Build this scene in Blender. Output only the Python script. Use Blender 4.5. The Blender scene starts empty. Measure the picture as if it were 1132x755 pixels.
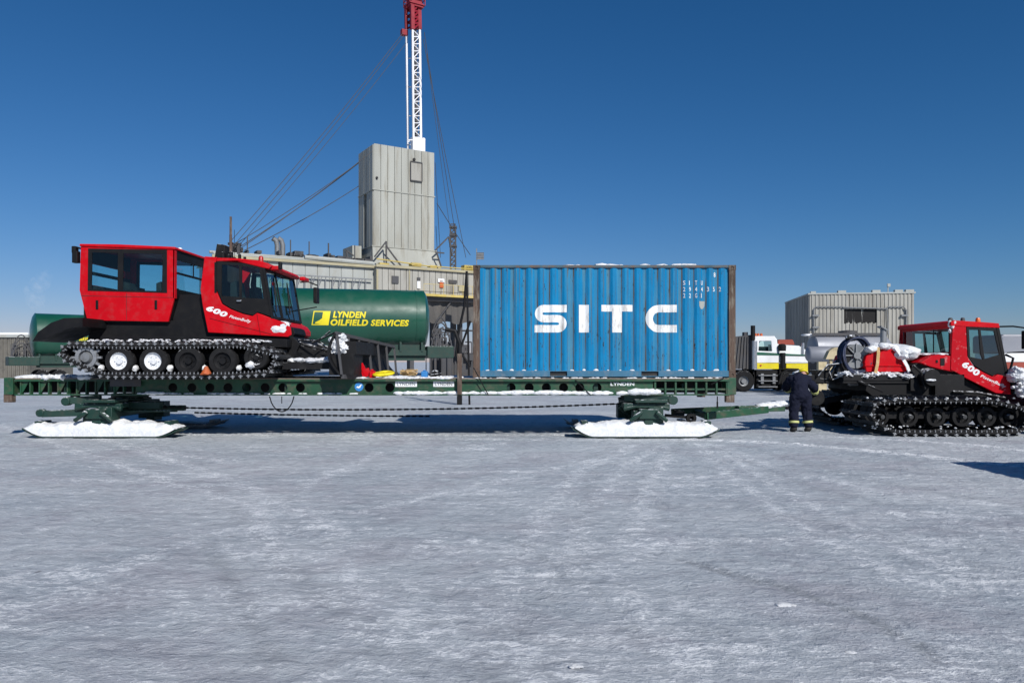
import bpy, bmesh, math, random
import numpy as np
from mathutils import Vector, Matrix, noise
from mathutils.geometry import tessellate_polygon
random.seed(7)
C = bpy.context.scene.collection
R = math.radians
H = 1.73; F = 820.0; CX = 566.0; HY = 400.0      # eye height, focal length and horizon of the reference
def P(px, py, D): return Vector(((px-CX)/F*D, D, H+(HY-py)/F*D))
def XZ(px, py, D): return ((px-CX)/F*D, H+(HY-py)/F*D)
# ------------------------------------------------------------------ materials
def newmat(name):
    m = bpy.data.materials.new(name); m.use_nodes = True
    nt = m.node_tree; b = nt.nodes['Principled BSDF']; return m, nt, b
def noise_node(nt, scale, detail=4, rough=.6, stretch=(1,1,1), dist=0):
    tc = nt.nodes.new('ShaderNodeTexCoord'); mp = nt.nodes.new('ShaderNodeMapping')
    geo = nt.nodes.new('ShaderNodeNewGeometry')
    nt.links.new(geo.outputs['Position'], mp.inputs['Vector'])
    nt.nodes.remove(tc)
    mp.inputs['Scale'].default_value = stretch
    n = nt.nodes.new('ShaderNodeTexNoise'); n.inputs['Scale'].default_value = scale
    n.inputs['Detail'].default_value = detail; n.inputs['Roughness'].default_value = rough
    n.inputs['Distortion'].default_value = dist
    nt.links.new(mp.outputs[0], n.inputs['Vector']); return n
def ramp(nt, src, a, b, va=0., vb=1.):
    r = nt.nodes.new('ShaderNodeMapRange'); r.inputs[1].default_value = a; r.inputs[2].default_value = b
    r.inputs[3].default_value = va; r.inputs[4].default_value = vb
    nt.links.new(src, r.inputs[0]); return r.outputs[0]
def mixc(nt, fac, a, b):
    m = nt.nodes.new('ShaderNodeMix'); m.data_type = 'RGBA'
    for sock, v in ((m.inputs[0], fac), (m.inputs[6], a), (m.inputs[7], b)):
        if isinstance(v, bpy.types.NodeSocket): nt.links.new(v, sock)
        elif isinstance(v, (int, float)): sock.default_value = v
        else: sock.default_value = (*v, 1)
    return m.outputs[2]
def math_(nt, op, a, b=0.):
    m = nt.nodes.new('ShaderNodeMath'); m.operation = op
    for s, v in zip(m.inputs, (a, b)):
        if isinstance(v, bpy.types.NodeSocket): nt.links.new(v, s)
        else: s.default_value = v
    return m.outputs[0]
def bump(nt, b, h, strength=.3, dist=.01):
    n = nt.nodes.new('ShaderNodeBump'); n.inputs['Strength'].default_value = strength; n.inputs['Distance'].default_value = dist
    nt.links.new(h, n.inputs['Height']); nt.links.new(n.outputs[0], b.inputs['Normal'])
def paint(name, col, rough=.4, metal=0., dirt=(.12,.1,.08), amt=.35, scale=3., stretch=(1,1,1), thr=.5, var=.12, snow=0., coat=0., bmp=.15, spec=.5, bscale=40):
    m, nt, b = newmat(name)
    n1 = noise_node(nt, scale, 6, .65, stretch)
    n2 = noise_node(nt, scale*.35, 3, .5, stretch)
    f = ramp(nt, n1.outputs[0], thr, thr+.22, 0, amt)
    dark = tuple(c*(1-var) for c in col); lite = tuple(min(1, c*(1+var)+.01*var) for c in col)
    base = mixc(nt, ramp(nt, n2.outputs[0], .3, .7), dark, lite)
    c = mixc(nt, f, base, dirt)
    if snow > 0:
        g = nt.nodes.new('ShaderNodeNewGeometry'); s = nt.nodes.new('ShaderNodeSeparateXYZ')
        nt.links.new(g.outputs['Normal'], s.inputs[0])
        ns = noise_node(nt, 9., 5, .7)
        up = ramp(nt, s.outputs[2], .3, .8)
        f2 = math_(nt, 'MULTIPLY', up, ramp(nt, ns.outputs[0], .62-.3*snow, .70-.3*snow))
        c = mixc(nt, f2, c, (.8,.82,.85))
    nt.links.new(c, b.inputs['Base Color'])
    nt.links.new(ramp(nt, n1.outputs[0], .3, .8, rough, min(1, rough+.3)), b.inputs['Roughness'])
    b.inputs['Metallic'].default_value = metal
    b.inputs['Coat Weight'].default_value = coat
    b.inputs['Specular IOR Level'].default_value = spec
    if bmp: bump(nt, b, noise_node(nt, bscale, 3).outputs[0], bmp, .004)
    return m
M = {}
def contblue():
    m, nt, b = newmat('weathered container blue')
    n0 = noise_node(nt, 1.2, 4, .6, (1,1,.5)); n1 = noise_node(nt, 6, 6, .7, (2,2,.05)); n2 = noise_node(nt, 15, 5, .75, (1.3,1.3,.3)); n3 = noise_node(nt, 2.5, 4, .6, (1,1,.4))
    g = nt.nodes.new('ShaderNodeNewGeometry'); sx_ = nt.nodes.new('ShaderNodeSeparateXYZ'); nt.links.new(g.outputs['Position'], sx_.inputs[0])
    ph = math_(nt, 'FRACT', math_(nt, 'ADD', math_(nt, 'DIVIDE', math_(nt, 'SUBTRACT', sx_.outputs[0], (523-CX)/F*17.1+.16), .278), math_(nt, 'MULTIPLY', math_(nt, 'SUBTRACT', n1.outputs[0], .5), .12)))
    inner = math_(nt, 'MULTIPLY', ramp(nt, ph, .46, .54), ramp(nt, ph, .80, .72))
    edge = math_(nt, 'MULTIPLY', ramp(nt, ph, .68, .74), ramp(nt, ph, .84, .78))
    edge2 = math_(nt, 'MULTIPLY', ramp(nt, ph, .20, .25), ramp(nt, ph, .33, .28))
    c = mixc(nt, ramp(nt, n0.outputs[0], .3, .7), (.003,.155,.34), (.006,.20,.42))
    c = mixc(nt, math_(nt, 'MULTIPLY', inner, ramp(nt, n1.outputs[0], .35, .6, .15, .75)), c, (.055,.19,.29))
    c = mixc(nt, ramp(nt, n1.outputs[0], .50, .64, 0, .6), c, (.085,.22,.29))
    rust = math_(nt, 'MULTIPLY', math_(nt, 'MAXIMUM', edge, math_(nt, 'MULTIPLY', edge2, .6)), ramp(nt, n3.outputs[0], .36, .56, 0, 1.))
    c = mixc(nt, rust, c, (.09,.068,.05))
    c = mixc(nt, math_(nt, 'MULTIPLY', ramp(nt, n1.outputs[0], .60, .68), ramp(nt, n3.outputs[0], .45, .6, 0, .8)), c, (.13,.10,.07))
    low = ramp(nt, sx_.outputs[2], 3.0, 1.6, .0, .035)
    c = mixc(nt, math_(nt, 'MULTIPLY', ramp(nt, math_(nt, 'ADD', n2.outputs[0], low), .62, .66), ramp(nt, n3.outputs[0], .40, .52)), c, (.03,.026,.026))
    nt.links.new(c, b.inputs['Base Color']); b.inputs['Roughness'].default_value = .5; b.inputs['Specular IOR Level'].default_value = .12
    bump(nt, b, n3.outputs[0], .6, .04); return m
def sootmat():
    m, nt, b = newmat('burnt streaked opening')
    n1 = noise_node(nt, 3.2, 5, .7, (1.6,1.6,.12)); n2 = noise_node(nt, 1.2, 3, .6, (1,1,.6))
    f = math_(nt, 'MULTIPLY', ramp(nt, n1.outputs[0], .56, .62), ramp(nt, n2.outputs[0], .4, .55))
    nt.links.new(mixc(nt, f, (.012,.011,.011), (.3,.3,.28)), b.inputs['Base Color']); b.inputs['Roughness'].default_value = .9; return m
M['green'] = paint('green paint', (.009,.062,.028), .45, dirt=(.09,.075,.05), amt=.8, scale=5, thr=.48, var=.3, snow=.2)
M['dkgreen'] = paint('dark green paint', (.005,.034,.024), .45, dirt=(.05,.045,.035), amt=.5, scale=5, snow=.35)
M['tankgreen'] = paint('tank green gloss paint', (.003,.068,.039), .32, dirt=(.03,.07,.05), amt=.25, scale=1.2, coat=.4, bmp=.05)
M['yellow'] = paint('yellow lettering', (.75,.62,.01), .5, amt=.1)
M['white'] = paint('white paint', (.78,.79,.8), .4, amt=.2, dirt=(.4,.38,.34))
M['letter'] = paint('white container lettering', (.76,.77,.76), .5, dirt=(.22,.16,.11), amt=.9, scale=7, thr=.50, stretch=(1.5,1,.3), var=.06)
M['blue'] = contblue()
M['rust'] = paint('rusty post steel', (.085,.055,.04), .8, dirt=(.26,.24,.2), amt=.8, scale=9, stretch=(1.5,1.5,.3), thr=.5, var=.45)
M['railrust'] = paint('rail steel', (.05,.1,.13), .7, dirt=(.16,.09,.05), amt=.9, scale=6, thr=.42, var=.3)
M['bluerail'] = paint('blue bottom rail', (.03,.13,.22), .55, dirt=(.2,.22,.24), amt=.6, scale=5, var=.2, snow=.5)
M['red'] = paint('red gloss bodywork', (.50,.002,.008), .38, dirt=(.34,.05,.055), amt=.45, scale=5, coat=.0, bmp=.03, var=.08, spec=.14)
M['redfrost'] = paint('red bodywork with frost', (.46,.002,.010), .4, dirt=(.7,.55,.56), amt=.75, scale=7, thr=.58, coat=.0, bmp=.05, spec=.14)
M['black'] = paint('black plastic', (.005,.005,.006), .5, dirt=(.02,.02,.02), amt=.3, scale=5, spec=.25)
M['blacksnow'] = paint('black steel under snow dust', (.007,.007,.008), .55, dirt=(.04,.04,.04), amt=.4, scale=6, snow=.5, spec=.25)
M['rubber'] = paint('black rubber', (.009,.009,.010), .75, dirt=(.04,.04,.04), amt=.4, scale=7, snow=.1, spec=.25)
M['grouserbar'] = paint('dark grouser bar', (.05,.052,.055), .5, .3, dirt=(.09,.09,.09), amt=.5, scale=9, snow=.25, spec=.3)
M['alu'] = paint('worn aluminium bar', (.24,.25,.265), .45, .3, dirt=(.08,.08,.09), amt=.6, scale=9, snow=.3)
M['steel'] = paint('grey steel', (.2,.21,.22), .45, .3, dirt=(.08,.07,.06), amt=.5, scale=6, snow=.2)
M['chrome'] = paint('bright steel', (.55,.56,.58), .2, .8, amt=.2)
M['cladding'] = paint('weathered grey rig cladding', (.34,.345,.31), .6, dirt=(.21,.18,.13), amt=.7, scale=.9, stretch=(1.4,1.4,.16), thr=.5, var=.12, bmp=0)
M['clad2'] = paint('pale module cladding', (.36,.375,.355), .55, dirt=(.3,.27,.2), amt=.5, scale=1.2, stretch=(1,1,.3), var=.1, bmp=0)
M['skirt'] = paint('dark tarpaulin skirt', (.09,.085,.08), .8, dirt=(.16,.14,.12), amt=.6, scale=1., bmp=0)
M['rigyellow'] = paint('yellow handrail paint', (.50,.38,.09), .6, dirt=(.5,.45,.35), amt=.6, scale=2, bmp=0)
M['ochre'] = paint('ochre trim', (.36,.32,.2), .6, dirt=(.3,.3,.28), amt=.5, scale=2, bmp=0)
M['lowshed'] = paint('dull brown cladding', (.15,.14,.12), .7, dirt=(.08,.075,.07), amt=.7, scale=1.5, bmp=0)
M['shed'] = paint('grey ribbed shed cladding', (.34,.33,.295), .6, dirt=(.17,.15,.12), amt=.8, scale=.9, stretch=(1.4,1.4,.2), var=.12, bmp=0)
M['mastwhite'] = paint('white mast paint', (.78,.78,.8), .45, dirt=(.35,.25,.2), amt=.5, scale=.8, thr=.58, bmp=0)
M['mastred'] = paint('red mast paint', (.25,.004,.016), .5, dirt=(.1,.02,.02), amt=.4, scale=.8, bmp=0)
M['grate'] = paint('dark girder steel', (.06,.06,.065), .6, dirt=(.1,.08,.06), amt=.5, scale=2, bmp=0)
M['soot'] = sootmat()
M['greytank'] = paint('gunmetal tank paint', (.24,.25,.28), .38, .15, dirt=(.34,.34,.35), amt=.35, scale=1)
M['wood'] = paint('weathered deck timber', (.14,.115,.085), .85, dirt=(.3,.29,.27), amt=.6, scale=5, stretch=(.3,2,1), snow=.5)
M['truckyellow'] = paint('yellow truck paint', (.72,.6,.01), .35, amt=.2, coat=.3)
M['truckgreen'] = paint('green stripe', (.01,.1,.06), .35)
M['orange'] = paint('orange plastic', (.5,.1,.02), .5)
M['rustred'] = paint('rust red paint', (.28,.05,.03), .6, amt=.3)
M['navy'] = paint('navy coverall cloth', (.010,.012,.026), .9, dirt=(.03,.03,.04), amt=.3, scale=12, bmp=.4, spec=.15)
M['hivis'] = paint('lime reflective tape', (.5,.52,.2), .5)
M['skin'] = paint('skin', (.45,.25,.18), .5, amt=0)
M['bootblack'] = paint('black boot leather', (.015,.014,.013), .6)
M['bluecable'] = paint('blue black cable sheath', (.02,.03,.07), .5)
M['interior'] = paint('dark cab trim', (.02,.021,.023), .8)
M['strap'] = paint('webbing strap', (.5,.33,.14), .8, dirt=(.7,.65,.6), amt=.5, scale=20)
M['lens'] = paint('amber beacon lens', (.6,.12,.02), .2)
M['redlens'] = paint('red beacon lens', (.4,.01,.01), .25)
M['lampblue'] = paint('round blue sticker', (.03,.2,.5), .4)
M['beige'] = paint('speckled beige panel', (.5,.42,.26), .7, dirt=(.2,.16,.1), amt=.8, scale=3)
def glass(name, tint, dens=.5, rough=.03):
    m, nt, b = newmat(name)
    nt.nodes.remove(b); out = nt.nodes['Material Output']
    t = nt.nodes.new('ShaderNodeBsdfTransparent'); t.inputs[0].default_value = (*tint, 1)
    g = nt.nodes.new('ShaderNodeBsdfGlossy'); g.inputs['Roughness'].default_value = rough; g.inputs[0].default_value = (.9,.95,1,1)
    fr = nt.nodes.new('ShaderNodeFresnel'); fr.inputs[0].default_value = 1.5
    mx = nt.nodes.new('ShaderNodeMixShader')
    gg = nt.nodes.new('ShaderNodeNewGeometry')      # reflect on the outer face only
    nt.links.new(math_(nt, 'MULTIPLY', fr.outputs[0], math_(nt, 'SUBTRACT', 1., gg.outputs['Backfacing'])), mx.inputs[0]); nt.links.new(t.outputs[0], mx.inputs[1]); nt.links.new(g.outputs[0], mx.inputs[2])
    nt.links.new(mx.outputs[0], out.inputs[0]); return m
M['glass'] = glass('tinted cab glass', (.74,.89,.90))
M['snow'] = None
def snowmat():
    m, nt, b = newmat('fresh snow')
    n = noise_node(nt, 14, 6, .7)
    nt.links.new(mixc(nt, ramp(nt, n.outputs[0], .35, .65), (.74,.77,.81), (.9,.9,.9)), b.inputs['Base Color'])
    b.inputs['Roughness'].default_value = .75; b.inputs['Specular IOR Level'].default_value = .2
    bump(nt, b, noise_node(nt, 22, 7, .8).outputs[0], .9, .04)
    return m
M['snow'] = snowmat()
# ------------------------------------------------------------------ mesh builder
WP = {}
class MB:
    def __init__(s, T=None): s.v = []; s.f = []; s.T = T
    def add(s, vs, fs):
        o = len(s.v); s.v += [Vector(v) for v in vs]; s.f += [[i+o for i in f] for f in fs]; return s
    def bx(s, x0, x1, y0, y1, z0, z1):
        vs = [(x,y,z) for z in (z0,z1) for y in (y0,y1) for x in (x0,x1)]
        return s.add(vs, [(0,2,3,1),(4,5,7,6),(0,1,5,4),(2,6,7,3),(0,4,6,2),(1,3,7,5)])
    def beam(s, a, b, w, h=None, up=(0,0,1)):
        a = Vector(a); b = Vector(b); h = h or w; d = (b-a)
        if d.length < 1e-6: return s
        d.normalize(); up = Vector(up)
        if abs(d.dot(up)) > .98: up = Vector((0,1,0))
        r = d.cross(up).normalized(); u = r.cross(d).normalized()
        vs = [p+r*i*w/2+u*j*h/2 for p in (a,b) for j in (-1,1) for i in (-1,1)]
        return s.add(vs, [(0,1,3,2),(4,6,7,5),(0,4,5,1),(2,3,7,6),(0,2,6,4),(1,5,7,3)])
    def tube(s, pts, r, seg=8, closed=False):
        pts = [Vector(p) for p in pts]; n = len(pts); rs = r if isinstance(r, (list,tuple)) else [r]*n
        rings = []; prev = None
        for i, p in enumerate(pts):
            if closed: d = pts[(i+1)%n]-pts[i-1]
            else: d = pts[min(i+1,n-1)]-pts[max(i-1,0)]
            d.normalize()
            if prev is None:
                a = Vector((0,0,1)) if abs(d.z) < .9 else Vector((1,0,0))
            else: a = prev
            x = (a-d*a.dot(d)).normalized(); prev = x; y = d.cross(x)
            rings.append([p+(x*math.cos(t)+y*math.sin(t))*rs[i] for t in [2*math.pi*k/seg for k in range(seg)]])
        vs = [v for rg in rings for v in rg]; fs = []
        m = n if closed else n-1
        for i in range(m):
            j = (i+1)%n
            for k in range(seg):
                k2 = (k+1)%seg; fs.append((i*seg+k, i*seg+k2, j*seg+k2, j*seg+k))
        if not closed: fs += [tuple(range(seg))[::-1], tuple((n-1)*seg+k for k in range(seg))]
        return s.add(vs, fs)
    def lathe(s, prof, o, axis, seg=24):
        o = Vector(o); d = Vector(axis).normalized()
        a = Vector((0,0,1)) if abs(d.z) < .9 else Vector((1,0,0))
        x = (a-d*a.dot(d)).normalized(); y = d.cross(x)
        vs = []; fs = []
        for r, t in prof:
            vs += [o+d*t+(x*math.cos(q)+y*math.sin(q))*max(r,1e-4) for q in [2*math.pi*k/seg for k in range(seg)]]
        for i in range(len(prof)-1):
            for k in range(seg):
                k2 = (k+1)%seg; fs.append((i*seg+k, i*seg+k2, (i+1)*seg+k2, (i+1)*seg+k))
        return s.add(vs, fs)
    def plate(s, loops, f, w0, w1):
        """loops[0] outer, others holes, as (u,v); f(u,v,w)->xyz"""
        L = [[Vector((u,v,0)) for u,v in l] for l in loops]
        tri = tessellate_polygon(L); flat = [p for l in L for p in l]; n = len(flat)
        vs = [f(p.x,p.y,w0) for p in flat]+[f(p.x,p.y,w1) for p in flat]
        fs = [tuple(t) for t in tri]+[tuple(i+n for i in t)[::-1] for t in tri]
        o = 0
        for l in L:
            for i in range(len(l)):
                a = o+i; b = o+(i+1)%len(l); fs.append((a,b,b+n,a+n))
            o += len(l)
        return s.add(vs, fs)
    def prism(s, poly, y0, y1, holes=()): return s.plate([poly, *holes], lambda u,v,w: (u,w,v), y0, y1)
    def blob(s, c, rx, ry, rz, seed=0, amp=.25, fr=2.5, sub=3):
        bm = bmesh.new(); bmesh.ops.create_icosphere(bm, subdivisions=sub, radius=1)
        vs = []
        for v in bm.verts:
            k = 1+amp*noise.noise(v.co*fr+Vector((seed*3.1,seed*1.7,seed)))+amp*.5*noise.noise(v.co*fr*2.7+Vector((seed,0,0)))+(amp*.3*noise.noise(v.co*fr*7+Vector((seed,2,0))) if sub > 2 else 0)
            vs.append(Vector((v.co.x*rx*k, v.co.y*ry*k, v.co.z*rz*k))+Vector(c))
        fs = [[v.index for v in f.verts] for f in bm.faces]; bm.free()
        return s.add(vs, fs)
    def build(s, name, mat, parent=None, smooth=None, bevel=0, o=None):
        vs = [s.T(v) for v in s.v] if s.T else s.v
        xs = [v.x for v in vs]; ys = [v.y for v in vs]; zs = [v.z for v in vs]
        o = Vector(((min(xs)+max(xs))/2, (min(ys)+max(ys))/2, min(zs))) if o is None else Vector(o)
        me = bpy.data.meshes.new(name); me.from_pydata([v-o for v in vs], [], s.f); 
        bm = bmesh.new(); bm.from_mesh(me); bmesh.ops.remove_doubles(bm, verts=bm.verts, dist=1e-5); bmesh.ops.recalc_face_normals(bm, faces=bm.faces); bm.to_mesh(me); bm.free()
        me.materials.append(M[mat] if isinstance(mat, str) else mat)
        ob = bpy.data.objects.new(name, me); C.objects.link(ob)
        WP[ob] = o
        if parent: ob.parent = parent; ob.location = o-WP[parent]
        else: ob.location = o
        if smooth:
            for p in me.polygons: p.use_smooth = True
            me.set_sharp_from_angle(angle=R(smooth))
        if bevel:
            b = ob.modifiers.new('bevel', 'BEVEL'); b.width = bevel; b.segments = 2; b.limit_method = 'ANGLE'; b.angle_limit = R(40)
        return ob
def build_each(mb, name, mat, parent, **kw):
    n = len(mb.v); par = list(range(n))
    def find(a):
        while par[a] != a: par[a] = par[par[a]]; a = par[a]
        return a
    for f in mb.f:
        for i in f[1:]: par[find(i)] = find(f[0])
    grp = {}
    for f in mb.f: grp.setdefault(find(f[0]), []).append(f)
    out = []
    for fs in grp.values():
        ids = sorted({i for f in fs for i in f}); mp = {i: k for k, i in enumerate(ids)}
        b = MB(mb.T); b.v = [mb.v[i] for i in ids]; b.f = [[mp[i] for i in f] for f in fs]; out.append(b.build(name, mat, parent, **kw))
    return out
def empty(name, loc):
    o = bpy.data.objects.new(name, None); o.empty_display_size = .3; C.objects.link(o); o.location = loc; WP[o] = Vector(loc); return o
def tag(o, label=None, cat=None, group=None, kind=None):
    if label: o['label'] = label
    if cat: o['category'] = cat
    if group: o['group'] = group
    if kind: o['kind'] = kind
    return o
def circle(cx, cz, r, n=16): return [(cx+r*math.cos(2*math.pi*k/n), cz+r*math.sin(2*math.pi*k/n)) for k in range(n)]
def px_poly(pts, D): return [XZ(x, y, D) for x, y in pts]
# text as flat geometry: list of 2D verts, faces, scaled so cap height is 1
def text_geo(txt, bold=0., shear=0.):
    cu = bpy.data.curves.new('t', 'FONT'); cu.body = txt; cu.size = 1; cu.offset = bold; cu.shear = shear; cu.resolution_u = 3; cu.space_character = 1.0+bold*2
    ob = bpy.data.objects.new('t', cu); C.objects.link(ob)
    dg = bpy.context.evaluated_depsgraph_get(); me = bpy.data.meshes.new_from_object(ob.evaluated_get(dg))
    vs = [(v.co.x, v.co.y) for v in me.vertices]; fs = [list(p.vertices) for p in me.polygons]
    bpy.data.objects.remove(ob); bpy.data.meshes.remove(me); bpy.data.curves.remove(cu)
    x0 = min(v[0] for v in vs); x1 = max(v[0] for v in vs); y0 = min(v[1] for v in vs); y1 = max(v[1] for v in vs)
    return [((x-x0), (y-y0)) for x, y in vs], fs, x1-x0, y1-y0
def text_obj(name, txt, mat, parent, f, w, h, bold=.02, shear=0., cuts=(), hcuts=()):
    """fit text in w x h, f(u,v)->world. cuts = u positions where the surface folds"""
    vs, fs, W, Hh = text_geo(txt, bold, shear)
    return geo_obj(name, [(x*w/W, y*h/Hh) for x, y in vs], fs, mat, parent, f, cuts, hcuts)
def geo_obj(name, vs, fs, mat, parent, f, cuts=(), hcuts=()):
    bm = bmesh.new(); bv = [bm.verts.new((x, 0, y)) for x, y in vs]
    for q in fs:
        try: bm.faces.new([bv[i] for i in q])
        except ValueError: pass
    bmesh.ops.remove_doubles(bm, verts=bm.verts, dist=1e-5)
    for c in cuts: bmesh.ops.bisect_plane(bm, geom=bm.verts[:]+bm.edges[:]+bm.faces[:], plane_co=(c,0,0), plane_no=(1,0,0))
    for c in hcuts: bmesh.ops.bisect_plane(bm, geom=bm.verts[:]+bm.edges[:]+bm.faces[:], plane_co=(0,0,c), plane_no=(0,0,1))
    mb = MB(); bm.verts.index_update()
    mb.add([f(v.co.x, v.co.z) for v in bm.verts], [[v.index for v in q.verts] for q in bm.faces]); bm.free()
    return mb.build(name, mat, parent)
def stroke(path, w):
    """2D strip of width w (horizontal width may differ) along path"""
    vs = []; fs = []; n = len(path)
    for i, p in enumerate(path):
        a = Vector(path[max(i-1,0)]); b = Vector(path[min(i+1,n-1)]); d = (b-a).normalized(); nn = Vector((-d.y, d.x))
        ww = w[i] if isinstance(w, list) else w
        vs += [(p[0]+nn.x*ww/2, p[1]+nn.y*ww/2), (p[0]-nn.x*ww/2, p[1]-nn.y*ww/2)]
    for i in range(n-1): fs.append([2*i, 2*i+1, 2*i+3, 2*i+2])
    return vs, fs
def arc(cx, cy, r, a0, a1, n=8): return [(cx+r*math.cos(R(a0+(a1-a0)*k/n)), cy+r*math.sin(R(a0+(a1-a0)*k/n))) for k in range(n+1)]

# ------------------------------------------------------------------ world, sun, camera
SUN_EL, SUN_AZ = 36., 152.         # azimuth clockwise from +Y: behind the camera, to its right
w = bpy.data.worlds.new('World'); bpy.context.scene.world = w; w.use_nodes = True
nt = w.node_tree; bg = nt.nodes['Background']; sky = nt.nodes.new('ShaderNodeTexSky'); sky.sky_type = 'NISHITA'
sky.sun_disc = False; sky.sun_elevation = R(SUN_EL); sky.sun_rotation = R(SUN_AZ)
sky.air_density = 1.0; sky.dust_density = .15; sky.ozone_density = 3.0; sky.altitude = 200
SS = .085
sp = nt.nodes.new('ShaderNodeSeparateColor'); cb_ = nt.nodes.new('ShaderNodeCombineColor'); nt.links.new(sky.outputs[0], sp.inputs[0])
for i, (a_, p_) in enumerate(((.72,1.6),(.61,1.07),(.84,1.0))):      # deeper, cleaner arctic blue
    v = math_(nt, 'MULTIPLY', math_(nt, 'POWER', math_(nt, 'MULTIPLY', sp.outputs[i], SS), p_), a_/SS); nt.links.new(v, cb_.inputs[i])
nt.links.new(cb_.outputs[0], bg.inputs[0]); bg.inputs[1].default_value = SS
sd = Vector((math.sin(R(SUN_AZ))*math.cos(R(SUN_EL)), math.cos(R(SUN_AZ))*math.cos(R(SUN_EL)), math.sin(R(SUN_EL))))
L = bpy.data.lights.new('sun', 'SUN'); L.energy = 4.6; L.angle = R(.5); L.color = (1, .965, .91)
lo = bpy.data.objects.new('sun', L); C.objects.link(lo); lo.rotation_euler = sd.to_track_quat('Z', 'Y').to_euler(); lo.location = (0,-10,30)
cam = bpy.data.cameras.new('camera'); co = bpy.data.objects.new('camera', cam); C.objects.link(co); bpy.context.scene.camera = co
co.location = (0,0,H); co.rotation_euler = (R(90),0,0); cam.sensor_width = 36; cam.sensor_fit = 'HORIZONTAL'
cam.lens = F/1132*36; cam.shift_y = 22.5/1132; cam.clip_end = 8000; cam.clip_start = .05
vs_ = bpy.context.scene.view_settings; vs_.view_transform = 'Standard'; vs_.look = 'None'; vs_.exposure = 0; vs_.gamma = 1

# ------------------------------------------------------------------ ground
def axis(lo, hi, step, far):
    a = list(np.arange(lo, hi+1e-6, step)); s = step; x = hi
    out = []
    while x < far: s *= 1.25; x += s; out.append(x)
    s = step; x = lo; neg = []
    while x > -far: s *= 1.25; x -= s; neg.append(x)
    return np.array(neg[::-1]+a+out)
gx = axis(-14, 13, .05, 4000); gy = axis(2.2, 21, .05, 4000)
XX, YY = np.meshgrid(gx, gy)
rng = np.random.RandomState(3)
def sines(X, Y, lam, n, amp, sx=1., sy=1.):
    Z = np.zeros_like(X)
    for i in range(n):
        a = rng.uniform(0, 2*np.pi); k = 2*np.pi/(lam*rng.uniform(.6,1.6)); ph = rng.uniform(0,6.28)
        Z += np.sin(k*(X*np.cos(a)*sx+Y*np.sin(a)*sy)+ph)
    return Z*amp/math.sqrt(n)
nearm = ((np.abs(XX) < 15) & (YY > 1) & (YY < 25)).astype(float)
ZZ = (sines(XX, YY, 2.5, 9, .006)+sines(XX, YY, .7, 12, .004, .7, 1.2)+sines(XX, YY, .3, 14, .005, .6, 1.3)+sines(XX, YY, .17, 14, .0035, .7, 1.2)) * nearm
wht = np.zeros_like(XX)
def seg_dist(X, Y, pts):
    d = np.full_like(X, 1e9); 
    for (x0,y0),(x1,y1) in zip(pts[:-1], pts[1:]):
        dx, dy = x1-x0, y1-y0; t = np.clip(((X-x0)*dx+(Y-y0)*dy)/(dx*dx+dy*dy), 0, 1)
        d = np.minimum(d, np.hypot(X-x0-t*dx, Y-y0-t*dy))
    return d
def G(px, py): D = H*F/(py-HY); return ((px-CX)/F*D, D)
wob = sines(XX, YY, .5, 10, .5)+sines(XX, YY, .2, 12, .4); rough_n = sines(XX, YY, .16, 16, 1.)
def ridge(pts, wdt, hgt, amt):
    global ZZ, wht
    d = seg_dist(XX, YY, [G(*p) for p in pts]) + wob*wdt*.35
    m = np.exp(-(d/wdt)**2)
    ZZ = ZZ + m*hgt*(.6+.5*np.clip(rough_n,-1,1))*nearm
    wht = np.maximum(wht, m*amt*(.75+.35*np.clip(wob,-1,1)))
ridge([(760,486),(860,490),(980,500),(1080,511),(1150,518)], .20, .035, 1.)
ridge([(900,482),(1000,487),(1080,493),(1150,499)], .22, .03, .8)
ridge([(215,481),(420,481.5),(640,481)], .22, .025, .6)
ridge([(380,484),(560,485.5),(700,487)], .25, .01, .5)
ridge([(0,436),(200,437),(500,438)], .5, .01, .4)
ridge([(0,447),(400,446),(840,448)], .5, .01, .35)
for pts in ([(560,640),(600,570),(640,520),(700,492)], [(610,650),(648,565),(690,515),(730,494)], [(700,600),(712,540),(740,500)], [(1000,640),(880,580),(800,520),(770,490)], [(1080,640),(960,590),(860,540),(800,500)],
            [(1132,560),(980,545),(850,515),(790,492)], [(0,470),(150,520),(280,560),(320,640)], [(60,470),(230,520),(360,580),(420,700)], [(380,620),(200,600),(60,660)], [(250,510),(150,495),(60,500)], [(420,560),(560,530),(690,500)],
            [(330,540),(420,500),(560,490)], [(480,700),(600,640),(760,600),(1000,590)], [(760,755),(700,660),(640,600)]):
    ridge(pts, .17, .006, .6)
for _ in range(60):                                            # scuffed snowy patches
    px = rng.uniform(-50,1180); py = 400+rng.uniform(95**.5, 350**.5)**2
    x, y = G(px, py); a = rng.uniform(.25,1.1); b = rng.uniform(.08,.3)
    m = np.exp(-(((XX-x)/a)**2+((YY-y)/b)**2+wob*.7)**1.0*1.0)
    wht = np.maximum(wht, np.clip(m,0,1)*rng.uniform(.3,.6))
nv = XX.size; me = bpy.data.meshes.new('ground'); ny, nx = XX.shape
idx = np.arange(nv).reshape(ny, nx)
q = np.stack([idx[:-1,:-1], idx[:-1,1:], idx[1:,1:], idx[1:,:-1]], -1).reshape(-1,4)
dk = np.zeros_like(XX)
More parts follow.
